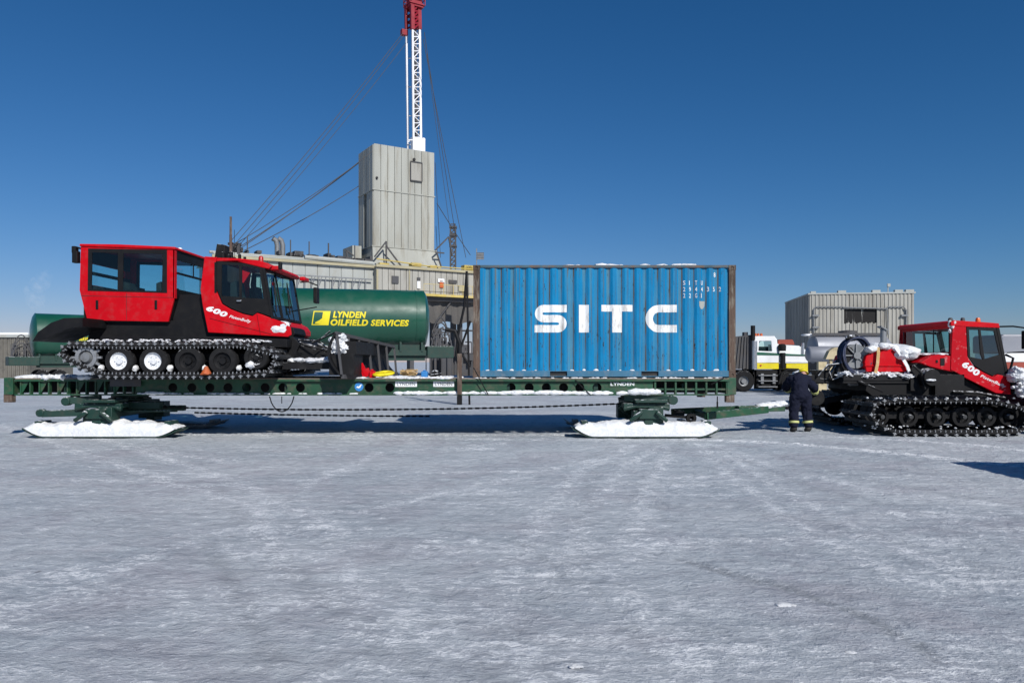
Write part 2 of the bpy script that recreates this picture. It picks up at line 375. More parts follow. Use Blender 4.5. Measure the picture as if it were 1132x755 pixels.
for pts, w_, a_ in (([(752,618),(870,650),(965,686),(1040,730)],.055,1.2), ([(560,590),(640,640),(720,720)],.05,.4), ([(230,600),(262,650),(300,735)],.08,.5), ([(690,560),(740,500),(760,486)],.10,.35), ([(1132,560),(960,530),(820,492)],.12,.35), ([(1132,590),(900,540),(790,495)],.10,.3),
                    ([(120,520),(240,540),(330,640),(480,755)],.10,.35), ([(520,755),(640,620),(660,500)],.12,.3), ([(1132,640),(1000,600),(820,560),(640,560)],.12,.3)):
    d_ = seg_dist(XX, YY, [G(*p) for p in pts])+wob*w_*.3; dk = np.maximum(dk, np.exp(-(d_/w_)**2)*a_)
ZZ = ZZ-dk*.008*nearm
me.from_pydata(np.stack([XX,YY,ZZ],-1).reshape(-1,3).tolist(), [], q.tolist())
at = me.attributes.new('pressed', 'FLOAT', 'POINT'); at.data.foreach_set('value', np.clip(dk,0,1).astype(np.float32).ravel())
at = me.attributes.new('loose_snow', 'FLOAT', 'POINT'); at.data.foreach_set('value', np.clip(wht,0,1).astype(np.float32).ravel())
me.polygons.foreach_set('use_smooth', [True]*len(me.polygons))
g = bpy.data.objects.new('ground', me); C.objects.link(g); g['kind'] = 'structure'
def groundmat():
    m, nt, b = newmat('packed snow and ice')
    A = nt.nodes.new('ShaderNodeAttribute'); A.attribute_name = 'loose_snow'
    big = noise_node(nt, .3, 5, .6, (.7,1.1,1), .8)
    B = nt.nodes.new('ShaderNodeAttribute'); B.attribute_name = 'pressed'
    tone = noise_node(nt, .6, 6, .7, (1,1,1), .5)
    mid = noise_node(nt, 1.8, 8, .8, (.85,1.15,1), .4)
    fine = noise_node(nt, 9, 6, .66, (.7,1.2,1), .3)
    tiny = noise_node(nt, 34, 5, .68, (.75,1.15,1), 0)
    grain = noise_node(nt, 90, 4, .9)
    base = mixc(nt, ramp(nt, big.outputs[0], .35, .65), (.325,.375,.415), (.53,.56,.58))
    base = mixc(nt, ramp(nt, tone.outputs[0], .48, .64, 0, .7), base, (.36,.345,.385))
    base = mixc(nt, ramp(nt, mid.outputs[0], .48, .34, 0, .45), base, (.22,.235,.265))
    base = mixc(nt, math_(nt, 'MULTIPLY', B.outputs['Fac'], .8), base, (.17,.185,.20))
    base = mixc(nt, ramp(nt, fine.outputs[0], .47, .36, 0, .4), base, (.20,.22,.255))
    clump = math_(nt, 'ADD', ramp(nt, mid.outputs[0], .42, .62, 0, .5), ramp(nt, tone.outputs[0], .56, .38, 0, .3))
    clump = math_(nt, 'ADD', clump, math_(nt, 'MULTIPLY', A.outputs['Fac'], 1.45))
    f_ = math_(nt, 'ADD', math_(nt, 'MULTIPLY', fine.outputs[0], .55), math_(nt, 'MULTIPLY', tiny.outputs[0], .6))
    f_ = math_(nt, 'ADD', f_, math_(nt, 'MULTIPLY', clump, .14))
    col = mixc(nt, ramp(nt, f_, .56, .76, 0, .65), base, (.55,.575,.61))
    col = mixc(nt, ramp(nt, f_, .715, .765, 0, .95), col, (.76,.78,.80))
    col = mixc(nt, math_(nt, 'MULTIPLY', ramp(nt, A.outputs['Fac'], .6, .95), ramp(nt, fine.outputs[0], .42, .50, .15, .85)), col, (.76,.77,.78))
    col = mixc(nt, ramp(nt, grain.outputs[0], .42, .6, 0., .22), col, (.66,.68,.72))
    speck = noise_node(nt, 3.2, 2, .5)
    col = mixc(nt, ramp(nt, speck.outputs[0], .78, .80, 0, .7), col, (.07,.06,.055))
    nt.links.new(col, b.inputs['Base Color'])
    b.inputs['Roughness'].default_value = .6; b.inputs['Specular IOR Level'].default_value = .3
    h = math_(nt, 'ADD', math_(nt, 'MULTIPLY', fine.outputs[0], 1.0), math_(nt, 'MULTIPLY', tiny.outputs[0], .45))
    h = math_(nt, 'ADD', h, math_(nt, 'MULTIPLY', grain.outputs[0], .12))
    h = math_(nt, 'ADD', h, math_(nt, 'MULTIPLY', mid.outputs[0], 1.5))
    bump(nt, b, h, 1., .037)
    return m
me.materials.append(groundmat())
# loose snow chunks on the ground
for i, (px, py, s, lab) in enumerate([(867,671,.042,'white snow chunk with a dark edge lying on the near ice'), (636,737,.022,'small loose snow chunk at the bottom of the picture'),
                                      (940,722,.02,'tiny snow crumb on the ice, right foreground'), (915,646,.014,'tiny snow crumb behind the largest snow chunk')]):
    x, y = G(px, py); b = MB(); b.blob((x,y,s*.25), s*1.5, s*1.1, s*.55, i, .3, 1.4, 3); b.blob((x+s*1.5,y,s*.15), s*.7, s*.6, s*.35, i+4, .5, 2, 2)
    tag(b.build('snow_chunk', 'snow', smooth=40), lab, 'snow chunk')

# ------------------------------------------------------------------ cargo sled
SN, SF = 17.0, 19.6               # near and far beam planes
DT = H+(HY-418)/F*SN              # deck top 1.357
BB = H+(HY-437)/F*SN              # beam bottom
sx = lambda px: (px-CX)/F*SN
sled = tag(empty('cargo_sled', (sx(414), 18.3, 0)), 'long green steel cargo sled on four snow covered skis, carrying the blue container', 'sled')
for yy in (SN, SF-.012):
    b = MB(); z0, z1 = BB+.03, DT-.07
    loops = []
    holes = [sx(p) for p in (191,212,232,252,272.6,293,312.6,332)]+[sx(p) for p in (408,431)]+[sx(p) for p in (565,585,604,623,641,660)]
    outer = [(sx(150),z0),(sx(722),z0),(sx(722),z1),(sx(150),z1)]
    b.prism(outer, yy, yy+.012, [circle(x, (z0+z1)/2, .105, 16)[::-1] for x in holes])
    b.build('web_plate', 'green', sled)
    b = MB(); b.bx(sx(18), sx(806), yy-.06, yy+.07, BB, BB+.03); b.bx(sx(18), sx(806), yy-.08, yy+.09, DT-.07, DT-.03)
    build_each(b, 'flange', 'green', sled)
    b = MB()
    for k in range(13):                                   # open left end: upright ribs and gussets
        x = sx(24+k*10.3)
        b.bx(x-.015, x+.015, yy-.04, yy+.06, BB+.03, DT-.07)
        if k % 2 == 0 and k < 12:
            b.prism([(x,DT-.07),(x+.17,DT-.07),(x+.05,BB+.1),(x,BB+.03)], yy-.01, yy+.01)
    for k in range(8):
        x = sx(724+k*11.3); b.bx(x-.02, x+.02, yy-.045, yy+.06, BB+.03, DT-.07)
    b.bx(sx(722), sx(804), yy-.02, yy+.02, BB+.12, BB+.16)
    build_each(b, 'rib', 'green', sled)
b = MB()
for k in range(17):
    x = sx(22+k*49)
    for ya_, yb_ in ((SN+.075, SN+.345), (SN+.405, SF-.405), (SF-.345, SF-.08)): b.bx(x-.05, x+.05, ya_, yb_, BB+.06, BB+.26)
build_each(b, 'cross_member', 'dkgreen', sled)
b = MB()
for k in range(20):
    y = SN-.07+k*.1365; b.bx(sx(19), sx(521) if k < 0 else sx(805), y, y+.125, DT-.028, DT-.001)
b.build('deck_planks', 'wood', sled)
for yy in (SN+.35, SF-.4):
    b = MB(); b.bx(sx(22), sx(802), yy, yy+.05, BB+.05, DT-.09); b.build('hole_shade_beam', 'black', sled)  # black beam added to darken the web holes, for deck shade and inner structure
for px0, yy in ((6,SN-.06),(6,SF-.1),(803,SN-.06),(803,SF-.1)):
    x0 = sx(px0); w_ = sx(px0+10)-x0
    b = MB(); b.bx(x0, x0+w_, yy, yy+.18, BB+.02, DT+.01)
    e = b.build('end_post', 'green', sled, bevel=.01)
    b = MB(); b.bx(x0-.02, x0+w_-.03, yy+.02, yy+.16, BB-.16, BB+.02); b.build('foot', 'rust', e, bevel=.01)
# end beams
b = MB(); b.bx(sx(6), sx(16), SN+.125, SF-.105, BB+.04, DT-.02); b.bx(sx(803), sx(813), SN+.125, SF-.105, BB+.04, DT-.02); build_each(b, 'end_beam', 'green', sled)
# plates with lettering on the beam
for px0, px1, txt in ((437,461,'LYNDEN'), (479,502,'LYNDEN'), (673,703,'LYNDEN')):
    b = MB(); z0 = XZ(0,427.5,SN)[1]; z1 = XZ(0,421.5,SN)[1]
    b.bx(sx(px0), sx(px1), SN-.012, SN-.002, z0, z1); pl = b.build('name_plate', 'white' if px0 < 600 else 'green', sled)
    text_obj('lettering', txt, 'steel' if px0 < 600 else 'white', pl, lambda u,v,a=sx(px0)+.04,zz=z0+.025: (a+u, SN-.015, zz+v), sx(px1)-sx(px0)-.08, .075)
b = MB(); b.bx(sx(124), sx(158), SN-.1, SN-.082, XZ(0,427,SN)[1], XZ(0,419.5,SN)[1]); b.build('name_plate', 'grate', sled)
b = MB(); b.lathe([(0,0),(.1,0),(.1,.012),(0,.012)], (sx(397), SN-.014, XZ(0,427.5,SN)[1]), (0,1,0), 24); st = b.build('round_sticker', 'lampblue', sled)
b = MB(); b.prism([(sx(397)+x*.1, XZ(0,427.5,SN)[1]+z*.1) for x, z in ((-.65,-.1),(-.3,.15),(0,.05),(.3,.45),(.7,.55),(.45,.15),(.3,-.2),(-.1,-.35),(-.35,-.25))], SN-.019, SN-.0145); b.build('bird_mark', 'white', st)
# stake standing beside the container
b = MB(); b.bx(sx(506), sx(511), SN-.16, SN-.09, XZ(0,436,SN)[1], XZ(0,391,SN)[1]); b.build('stake', 'rust', sled, bevel=.01)

def ski_mesh(x0, x1, yc):
    L_ = x1-x0; n = 28; hw = .29
    b = MB(); prof = []
    for k in range(n+1):
        t = k/n; x = x0+L_*t
        up = .19*max(0, (.13-t)/.13)**1.6 + .17*max(0, (t-.87)/.13)**1.6
        prof.append((x, .015+up))
    top = [(x, z+.025) for x, z in prof]
    b.prism(prof+top[::-1], yc-hw, yc+hw)
    for s_ in (-1,1):                                     # low side walls
        wall = [(x, z+.02) for x, z in prof[2:-2]]; wt = [(x, z+.05+.10*math.sin(math.pi*(k+2)/n)) for k, (x, z) in enumerate(prof[2:-2])]
        y = yc+s_*(hw-.03); b.prism(wall+wt[::-1], y-.01, y+.01)
    for t in (.085, .925): b.bx(x0+L_*t-.07, x0+L_*t+.07, yc-.2, yc+.2, .12, .38 if yc < 18 else .22)
    return b
def snow_on_ski(x0, x1, yc, seed):
    """heap of snow lying in the ski pan: a lofted lens with a rough skin"""
    n, m = 110, 18; L_ = x1-x0; vs = []; hw = .305
    for i in range(n+1):
        t = i/n; x = x0+.05+(L_-.1)*t
        up = .19*max(0, (.13-t)/.13)**1.6 + .17*max(0, (t-.87)/.13)**1.6
        hgt = (.37-.12*abs(2*t-1)**1.3+.05*max(0,abs(2*t-1)-.75)/.25)*min(1, (t*13)**.7, ((1-t)*13)**.7)
        hgt *= 1+.16*noise.noise(Vector((x*1.6, seed, 0)))+.10*noise.noise(Vector((x*5.3, seed, 2)))
        for j in range(m+1):
            a = math.pi*j/m; y = yc-hw*math.cos(a)*(1+.04*noise.noise(Vector((x*4, a*2, seed)))); z = .045+up+hgt*(max(0,math.sin(a))**.45)
            z += .035*noise.noise(Vector((x*6, y*8, seed)))+.015*noise.noise(Vector((x*19, y*22, seed)))
            vs.append((x, y, z if 0 < j < m else .045+up))
    fs = [(i*(m+1)+j, i*(m+1)+j+1, (i+1)*(m+1)+j+1, (i+1)*(m+1)+j) for i in range(n) for j in range(m)]
    fs += [tuple(range(m+1)), tuple(n*(m+1)+k for k in range(m+1))[::-1]]
    b = MB(); b.add(vs, fs); return b
labs = {(0,0): 'snow heaped along the near rear ski at the left', (0,1): 'thin snow in the far rear ski at the left', (1,0): 'snow heaped along the near front ski below the container', (1,1): 'thin snow in the far front ski below the container'}
for side, (p0, p1, pc) in enumerate(((27,198,122),(633,795,712))):
    x0, x1, xc = (p0-CX)/F*16.85, (p1-CX)/F*16.85, (pc-CX)/F*17.4
    b = MB()
    b.lathe([(0,0),(.48,0),(.48,.06),(.42,.06),(.42,.16),(0,.16)], (xc, 18.3, BB-.17), (0,0,1), 28)      # turntable
    b.bx(xc-.22, xc+.22, 16.75, 19.85, .44, .66)                                                        # axle beam
    b.bx(xc-.36, xc+.36, 17.5, 19.1, .62, BB-.18)
    for yc in (17.05, 19.55):
        b.bx(xc-.33, xc-.05, yc-.2, yc+.2, .26, .62); b.bx(xc+.02, xc+.34, yc-.22, yc+.16, .3, .7)
        b.bx(xc-.10, xc+.10, yc-.25, yc+.22, .2, .5)
    for q_, s_ in ((-.55,-1),(.5,1)):
        b.tube([(xc+q_, 16.95, .66),(xc+q_*.35, 16.95, .74)], .06, 8); b.tube([(xc+q_*.8, 16.72, .4),(xc+q_*.3, 16.7, .6)], .05, 8)
    b.bx(xc-.55, xc+.5, 16.9, 17.3, .68, .78); b.bx(xc-.3, xc+.42, 16.8, 17.4, .8, .87)
    bog = b.build('ski_bogie', 'dkgreen', sled, smooth=30, bevel=.012)
    b = MB()
    if side == 0:
        b.beam((xc-.75, 17.0, XZ(0,443,17)[1]), (xc-.1, 17.2, XZ(0,441,17)[1]), .14, .16); b.lathe([(0,-.09),(.1,-.09),(.1,.09),(0,.09)], (xc-.77,17.0,XZ(0,443.5,17)[1]), (0,1,0), 16)
        b.beam((xc-1.28, 16.9, XZ(0,457,17)[1]), (xc-.2, 17.1, XZ(0,456,17)[1]), .13, .15); b.lathe([(0,-.08),(.09,-.08),(.09,.08),(0,.08)], (xc-1.3,16.9,XZ(0,456,17)[1]), (0,1,0), 16)
        b.bx(xc+.3, xc+1.1, 17.5, 17.7, .62, .78); b.bx(xc+.2, xc+1.5, 17.9, 18.05, .55, .68)
        b.bx(xc+.2, xc+1.6, 17.3, 17.36, .56, .6)
    else:
        b.beam((xc-.5, 17.2, XZ(0,440,17)[1]), (xc+.5, 17.0, XZ(0,441,17)[1]), .16, .17); b.lathe([(0,-.09),(.11,-.09),(.11,.09),(0,.09)], (xc+.58,17.0,XZ(0,442,17)[1]), (0,1,0), 16)
        b.beam((xc-.55, 17.5, .7), (xc-.2, 17.6, .5), .1, .2)
        b.beam((xc-.1, 17.3, .95), (xc+.1, 17.3, 1.35), .2, .2)
    b.build('swing_arm', 'dkgreen', bog, smooth=30, bevel=.012)
    for fi, yc in enumerate((17.05, 19.55)):
        ski_mesh(x0, x1, yc).build('ski', 'steel' if fi else 'dkgreen', bog)
        sn = snow_on_ski(x0, x1, yc, side*3+fi*1.3)
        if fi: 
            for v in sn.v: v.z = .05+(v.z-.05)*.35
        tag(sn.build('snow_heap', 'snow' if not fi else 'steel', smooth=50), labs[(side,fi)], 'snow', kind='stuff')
# drawbar
b = MB(); D0 = 17.9
pA = P(752,456,18.6); pA2 = P(750,454,17.6); pB = P(862,452,18.4)
b.beam(P(742,455,19), P(822,451.5,18.45), .12, .15); b.beam(P(780,460,17.5), P(848,452.5,18.3), .12, .17); b.beam(P(782,460,17.5), P(768,455,18.9), .12, .14)
b.beam(P(815,452,18.35), P(866,451,18.5), .2, .15)
db = b.build('drawbar', 'green', sled, bevel=.012)
b = MB(); b.beam(P(735,459,17.6), P(768,462,17.6), .07, .07); b.lathe([(.05,-.05),(.12,-.05),(.12,.05),(.05,.05)], P(764,462,17.55), (0,1,0), 14); b.beam(P(745,456,17.7), P(756,457,17.7), .14, .12)
b.build('hitch_pin', 'blacksnow', db, smooth=30)
b = MB(); a0, a1 = P(842,449.5,18.4), P(868,446.5,18.5)
for k in range(7): b.blob(a0.lerp(a1, k/6)+Vector((0,0,.01)), .17, .14, .085, k, .3, 2, 2)
tag(b.build('snow_heap', 'snow', smooth=50), 'snow cap on the drawbar tip beside the worker', 'snow', kind='stuff')
# steering chains and a hanging loop of cable
def chain(name, a, b_, sag, r=.022, n=None, parent=None, mat='black'):
    a, b_ = Vector(a), Vector(b_); L_ = (b_-a).length; n = n or int(L_/.085); mb = MB()
    for k in range(n):
        t0, t1 = k/n, (k+1.25)/n; f = lambda t: a.lerp(b_, t)+Vector((0,0,-4*sag*t*(1-t)))
        mb.beam(f(t0), f(t1), r*2 if k%2 else r*.9, r*2 if not k%2 else r*.9)
    return mb.build(name, mat, parent)
chain('chain', P(180,450,17.8), P(690,446,17.8), .1, parent=sled)
chain('chain', P(215,456,19.2), P(474,460,19.2), .02, parent=sled)
b = MB()
b.tube([P(298+27*t, 438+17*(4*t*(1-t))**.7, 17.05) for t in [k/14 for k in range(15)]], .014, 6); b.tube([P(311.5,438,17.05), P(311.5,446,17.05)], .01, 6)
b.build('cable_loop', 'black', sled, smooth=60)
chain('chain', P(793,438,17.05), P(793,450,17.05), 0, .018, parent=sled)
b = MB(); b.tube([P(524,392,16.98)+Vector((0,-.15,-.3)), P(540,437,16.9)], .012, 6); b.tube([P(636,420,16.9), P(653,437,16.9)], .012, 6); b.tube([P(786,425,16.9), P(800,418,16.9)], .012, 6)
b.build('lashing', 'black', sled)
# snow on lower flange and deck (uncountable lumps)
b = MB()
def lumps(px0, px1, y, z, n, s, amp=.35):
    for k in range(n):
        t = random.uniform(0,1)**1; x = sx(px0+(px1-px0)*t); q = s*random.uniform(.5,1.3)
        b.blob((x, y+random.uniform(-.02,.02), z), q*2.2, q*.8, q*.8, random.random()*50, amp, 2, 2)
lumps(150, 400, SN-.03, BB+.035, 60, .03); lumps(440, 720, SN-.03, BB+.05, 120, .05); lumps(560, 620, SN-.03, BB+.06, 30, .06)
lumps(525, 800, SN-.02, DT+.0, 70, .022); lumps(440, 500, SN-.05, DT, 30, .03); lumps(165,185, SN-.04, BB+.05, 6, .05)
lumps(700, 722, SN-.03, BB+.08, 14, .08)
for k in range(60): b.blob((sx(random.uniform(22,100)), SN+random.uniform(-.05,.5), DT+.01), .1*random.uniform(.5,1.5), .1, .05*random.uniform(.5,1.6), k, .4, 2, 2)
for k in range(40): b.blob((sx(random.uniform(380,520)), SN+random.uniform(0,1.5), DT+.0), .14*random.uniform(.5,1.5), .12, .03*random.uniform(.5,1.5), k, .4, 2, 2)
tag(b.build('snow_lumps', 'snow', smooth=50), 'snow lumps caught on the deck and beams of the sled', 'snow', kind='stuff')

# ------------------------------------------------------------------ container
KX0, KX1 = (523-CX)/F*17.1, (813.5-CX)/F*17.1; KY0, KY1 = 17.1, 19.54; KZ0, KZ1 = DT+.012, DT+.012+2.59
cont = tag(empty('shipping_container', ((KX0+KX1)/2, (KY0+KY1)/2, KZ0)), 'weathered blue corrugated shipping container with large white letters on its side', 'shipping container')
PITCH = .278; DEP = .036; seg_ = [(0,0),(.07,0),(.138,DEP),(.208,DEP),(.278,0)]
cx0, cx1 = KX0+.16, KX1-.16
folds = []; x = cx0
def corr(x):
    t = (x-cx0)%PITCH
    for (a,ya),(b_,yb) in zip(seg_[:-1], seg_[1:]):
        if a <= t <= b_: return ya+(yb-ya)*(t-a)/(b_-a)
    return 0
k = 0
while cx0+k*PITCH < cx1:
    folds += [cx0+k*PITCH+a for a, _ in seg_[:-1]]; k += 1
folds = [f for f in folds if f < cx1]+[cx1]
def dent(x, z):
    return .010*noise.noise(Vector((x*1.1, z*1.4, 3)))+.006*noise.noise(Vector((x*3.1, z*2.6, 9)))
def corr_panel(y, sgn, z0, z1):
    b = MB(); vs = []; n = len(folds); m = 30
    for f in folds:
        for k in range(m+1):
            z = z0+(z1-z0)*k/m; vs.append((f, y+sgn*(corr(f)+dent(f,z)*min(1, 4*k/m, 4*(m-k)/m)), z))
    b.add(vs, [(i*(m+1)+k,(i+1)*(m+1)+k,(i+1)*(m+1)+k+1,i*(m+1)+k+1) for i in range(n-1) for k in range(m)]); return b
pn = corr_panel(KY0+.015, 1, KZ0+.155, KZ1-.06).build('side_panel', 'blue', cont)
corr_panel(KY1-.015, -1, KZ0+.155, KZ1-.06).build('side_panel', 'blue', cont)
b = MB(); n = 18
for xx in (KX0+.03, ):
    vs = []
    for k in range(n+1):
        y = KY0+.16+(KY1-KY0-.32)*k/n; vs += [(xx+(.03 if k%2 else 0), y, KZ0+.155),(xx+(.03 if k%2 else 0), y, KZ1-.1)]
    b.add(vs, [(2*i,2*i+2,2*i+3,2*i+1) for i in range(n)])
b.build('end_panel', 'blue', cont)
for j in (0,1):
    b = MB(); ya = KY0+.16+j*1.06; b.bx(KX1-.07, KX1-.03, ya+.005, ya+1.05, KZ0+.14, KZ1-.12); d = b.build('door', 'blue', cont, bevel=.01)
    for yy in (ya+.3, ya+.78):
        b = MB(); b.tube([(KX1-.012, yy, KZ0+.1),(KX1-.012, yy, KZ1-.1)], .016, 8); b.beam((KX1-.0, yy, KZ0+1.1), (KX1-.0, yy+.25, KZ0+1.1), .02, .04); b.build('locking_bar', 'steel', d, smooth=40)
b = MB(); b.bx(KX0+.08, KX1-.08, KY0+.07, KY1-.07, KZ1-.05, KZ1-.02); b.build('roof', 'blue', cont)
b = MB(); b.bx(KX0+.08, KX1-.08, KY0+.06, KY1-.06, KZ0+.03, KZ0+.12); b.build('floor', 'wood', cont)
for yy, s_ in ((KY0,0),(KY1,-.06)):
    b = MB(); b.bx(KX0+.165, KX1-.165, yy+s_, yy+s_+.06, KZ1-.062, KZ1-.0); b.build('top_rail', 'railrust', cont, bevel=.008)
    b = MB(); 
    xs = [KX0+.165, (608-CX)/F*17.1, (627-CX)/F*17.1, (709-CX)/F*17.1, (728-CX)/F*17.1, KX1-.165]
    rail = lambda y0,y1: [(xs[0],KZ0+.02),(xs[5],KZ0+.02),(xs[5],KZ0+.157),(xs[0],KZ0+.157)]
    hs = [[(xs[i],KZ0+.035),(xs[i],KZ0+.14),(xs[i+1],KZ0+.14),(xs[i+1],KZ0+.035)] for i in (1,3)]
    b.prism(rail(0,0), yy+s_-.002, yy+s_+.05, hs); b.build('bottom_rail', 'bluerail', cont)
b = MB()
for i in (1,3): b.bx(xs[i]+.003, xs[i+1]-.003, KY0+.05, KY0+.2, KZ0+.036, KZ0+.139)
build_each(b, 'fork_pocket', 'interior', cont)
for xx in (KX0, KX1-.16):
    for yy in (KY0, KY1-.16):
        b = MB(); b.bx(xx+.004, xx+.156, yy+.004, yy+.156, KZ0+.12, KZ1-.12)
        b.bx(xx+.05, xx+.11, yy-.002, yy+.004, KZ0+.2, KZ1-.2); b.build('corner_post', 'rust', cont, bevel=.008)
        for zz in (KZ0, KZ1-.118):
            b = MB(); x1_ = xx+.162
            b.prism([(xx-.003,zz),(x1_,zz),(x1_,zz+.118),(xx-.003,zz+.118)], yy-.004, yy+.012, [circle(xx+.08, zz+.06, .032, 12)[::-1]]); b.bx(xx-.002, x1_-.002, yy+.0125, yy+.166, zz+.001, zz+.117)
            b.build('corner_casting', 'rust', cont)
for xx in (KX0+.01, KX1-.13):
    b = MB(); b.bx(xx, xx+.1, KY0+.17, KY1-.17, KZ1-.11, KZ1-.001); b.bx(xx, xx+.1, KY0+.17, KY1-.17, KZ0+.001, KZ0+.13); build_each(b, 'end_rail', 'rust', cont)
# lettering painted on the ribs
def wrapped(name, geo, px0, pyb, w_, h_, mat='letter'):
    vs, fs = geo; xs_ = [v[0] for v in vs]; ys_ = [v[1] for v in vs]; x0, x1 = min(xs_), max(xs_); y0, y1 = min(ys_), max(ys_)
    X0, Z0 = XZ(px0, pyb, 17.1)
    vs = [((x-x0)/(x1-x0)*w_, (y-y0)/(y1-y0)*h_) for x, y in vs]
    z0_, z1_ = KZ0+.155, KZ1-.06
    f = lambda u,v: (X0+u, KY0+.015+corr(X0+u)+dent(X0+u, Z0+v)*min(1, 4*(Z0+v-z0_)/(z1_-z0_), 4*(z1_-Z0-v)/(z1_-z0_))-.004, Z0+v)
    return geo_obj(name, vs, fs, mat, pn, f, [c-X0 for c in folds if X0 < c < X0+w_], [k*.06 for k in range(1, 11)])
m_ = 17.1/F; t_ = .27
Sp = [(1.17,1-t_/2)]+[(.35,1-t_/2)]+arc(.35,.5+.115+.0+ (0.5-t_/2)/2-.115, (.5-t_/2)/2, 90, 270, 10)
r_ = (.5-t_/2)/2
Sp = [(1.17,1-t_/2),(.9,1-t_/2),(.35,1-t_/2)]+arc(.35,.5+r_,r_,90,270,12)[1:]+[(.6,.5),(.85,.5)]+arc(.85,.5-r_,r_,90,-90,12)[1:]+[(.5,t_/2),(.02,t_/2)]
S_ = stroke(Sp, t_)
wrapped('lettering', S_, 591, 367.5, 35.5*m_, 30.5*m_)
wrapped('lettering', ([(0,0),(1,0),(1,1),(0,1)], [[0,1,2,3]]), 640, 367.5, 11*m_, 30.5*m_)
wrapped('lettering', ([(0,1),(0,.76),(.34,.76),(.34,0),(.66,0),(.66,.76),(1,.76),(1,1),(.66,1),(.34,1)], [[0,1,2,9],[9,2,5,8],[2,3,4,5],[8,5,6,7]]), 665, 367.5, 34.5*m_, 30.5*m_)
Cp = [(1.17,1-t_/2),(.9,1-t_/2),(.52,1-t_/2)]+arc(.52,.5,.5-t_/2,90,270,18)[1:]+[(.9,t_/2),(1.17,t_/2)]
wrapped('lettering', stroke(Cp, t_), 714, 367.5, 34.5*m_, 30.5*m_)
def spaced(txt, px0, pyb, hpx=5., step=6.6):
    for i, ch in enumerate(txt):
        if ch == ' ': continue
        vs, fs, W, Hh = text_geo(ch, .01)
        wrapped('marking', (vs, fs), px0+i*step, pyb, hpx*.42*m_*(.35 if ch in '1I' else 1), hpx*m_)
spaced('SITU', 755.5, 315.2); spaced('2944352', 755.5, 322.2); spaced('22G1', 755.5, 329.2); spaced('8', 789.5, 306.2)
X0_, Z0_ = XZ(773, 341.5, 17.1)
wrapped('marking', ([(0,1),(1,1),(.95,.35),(.7,0),(.3,0),(.05,.35)], [[0,1,2,3,4,5]]), 773, 341.5, 6.5*m_, 8.5*m_, 'clad2')
# snow in the ribs and on the roof
b = MB(); k = 0
while cx0+k*PITCH+.2 < cx1:
    if random.random() < .85: b.blob((cx0+k*PITCH+.173, KY0+.03, KZ0+.165), .045*random.uniform(.6,1.5), .03, .02*random.uniform(.6,1.6), k, .3, 2, 2)
    k += 1
for k in range(110):
    x = (random.triangular(600,800,750)-CX)/F*17.1; b.blob((x, KY0+.15+random.random()*1.5, KZ1+.0), .16, .12, .045*random.uniform(.4,1.5), k, .4, 2, 2)
tag(b.build('snow_lumps', 'snow', smooth=50), 'thin snow on the roof and lower rail of the blue container', 'snow', kind='stuff')

# ------------------------------------------------------------------ tracked snow groomers
def loop_path(pts, r):
    """closed outline of a belt wrapped round wheels: rounded polygon pts (x,z), corner radii r"""
    out = []; n = len(pts)
    for i in range(n):
        p0, p1, p2 = Vector(pts[i-1]), Vector(pts[i]), Vector(pts[(i+1)%n])
        a = (p0-p1).normalized(); b = (p2-p1).normalized(); ang = a.angle(b); d = min(r[i]/math.tan(ang/2), (p0-p1).length*.48, (p2-p1).length*.48)
        s, e = p1+a*d, p1+b*d
        for k in range(9):
            t = k/8; out.append(s.lerp(p1,t).lerp(p1.lerp(e,t),t))
    return out
def resample(path, step):
    n = len(path); L_ = [0]
    for i in range(n): L_.append(L_[-1]+(path[(i+1)%n]-path[i]).length)
    tot = L_[-1]; m = round(tot/step); out = []; j = 0
    for k in range(m):
        s = tot*k/m
        while L_[j+1] < s: j += 1
        t = (s-L_[j])/max(1e-9, L_[j+1]-L_[j]); p = path[j].lerp(path[(j+1)%n], t); d = (path[(j+1)%n]-path[j]).normalized(); out.append((p, d))
    return out
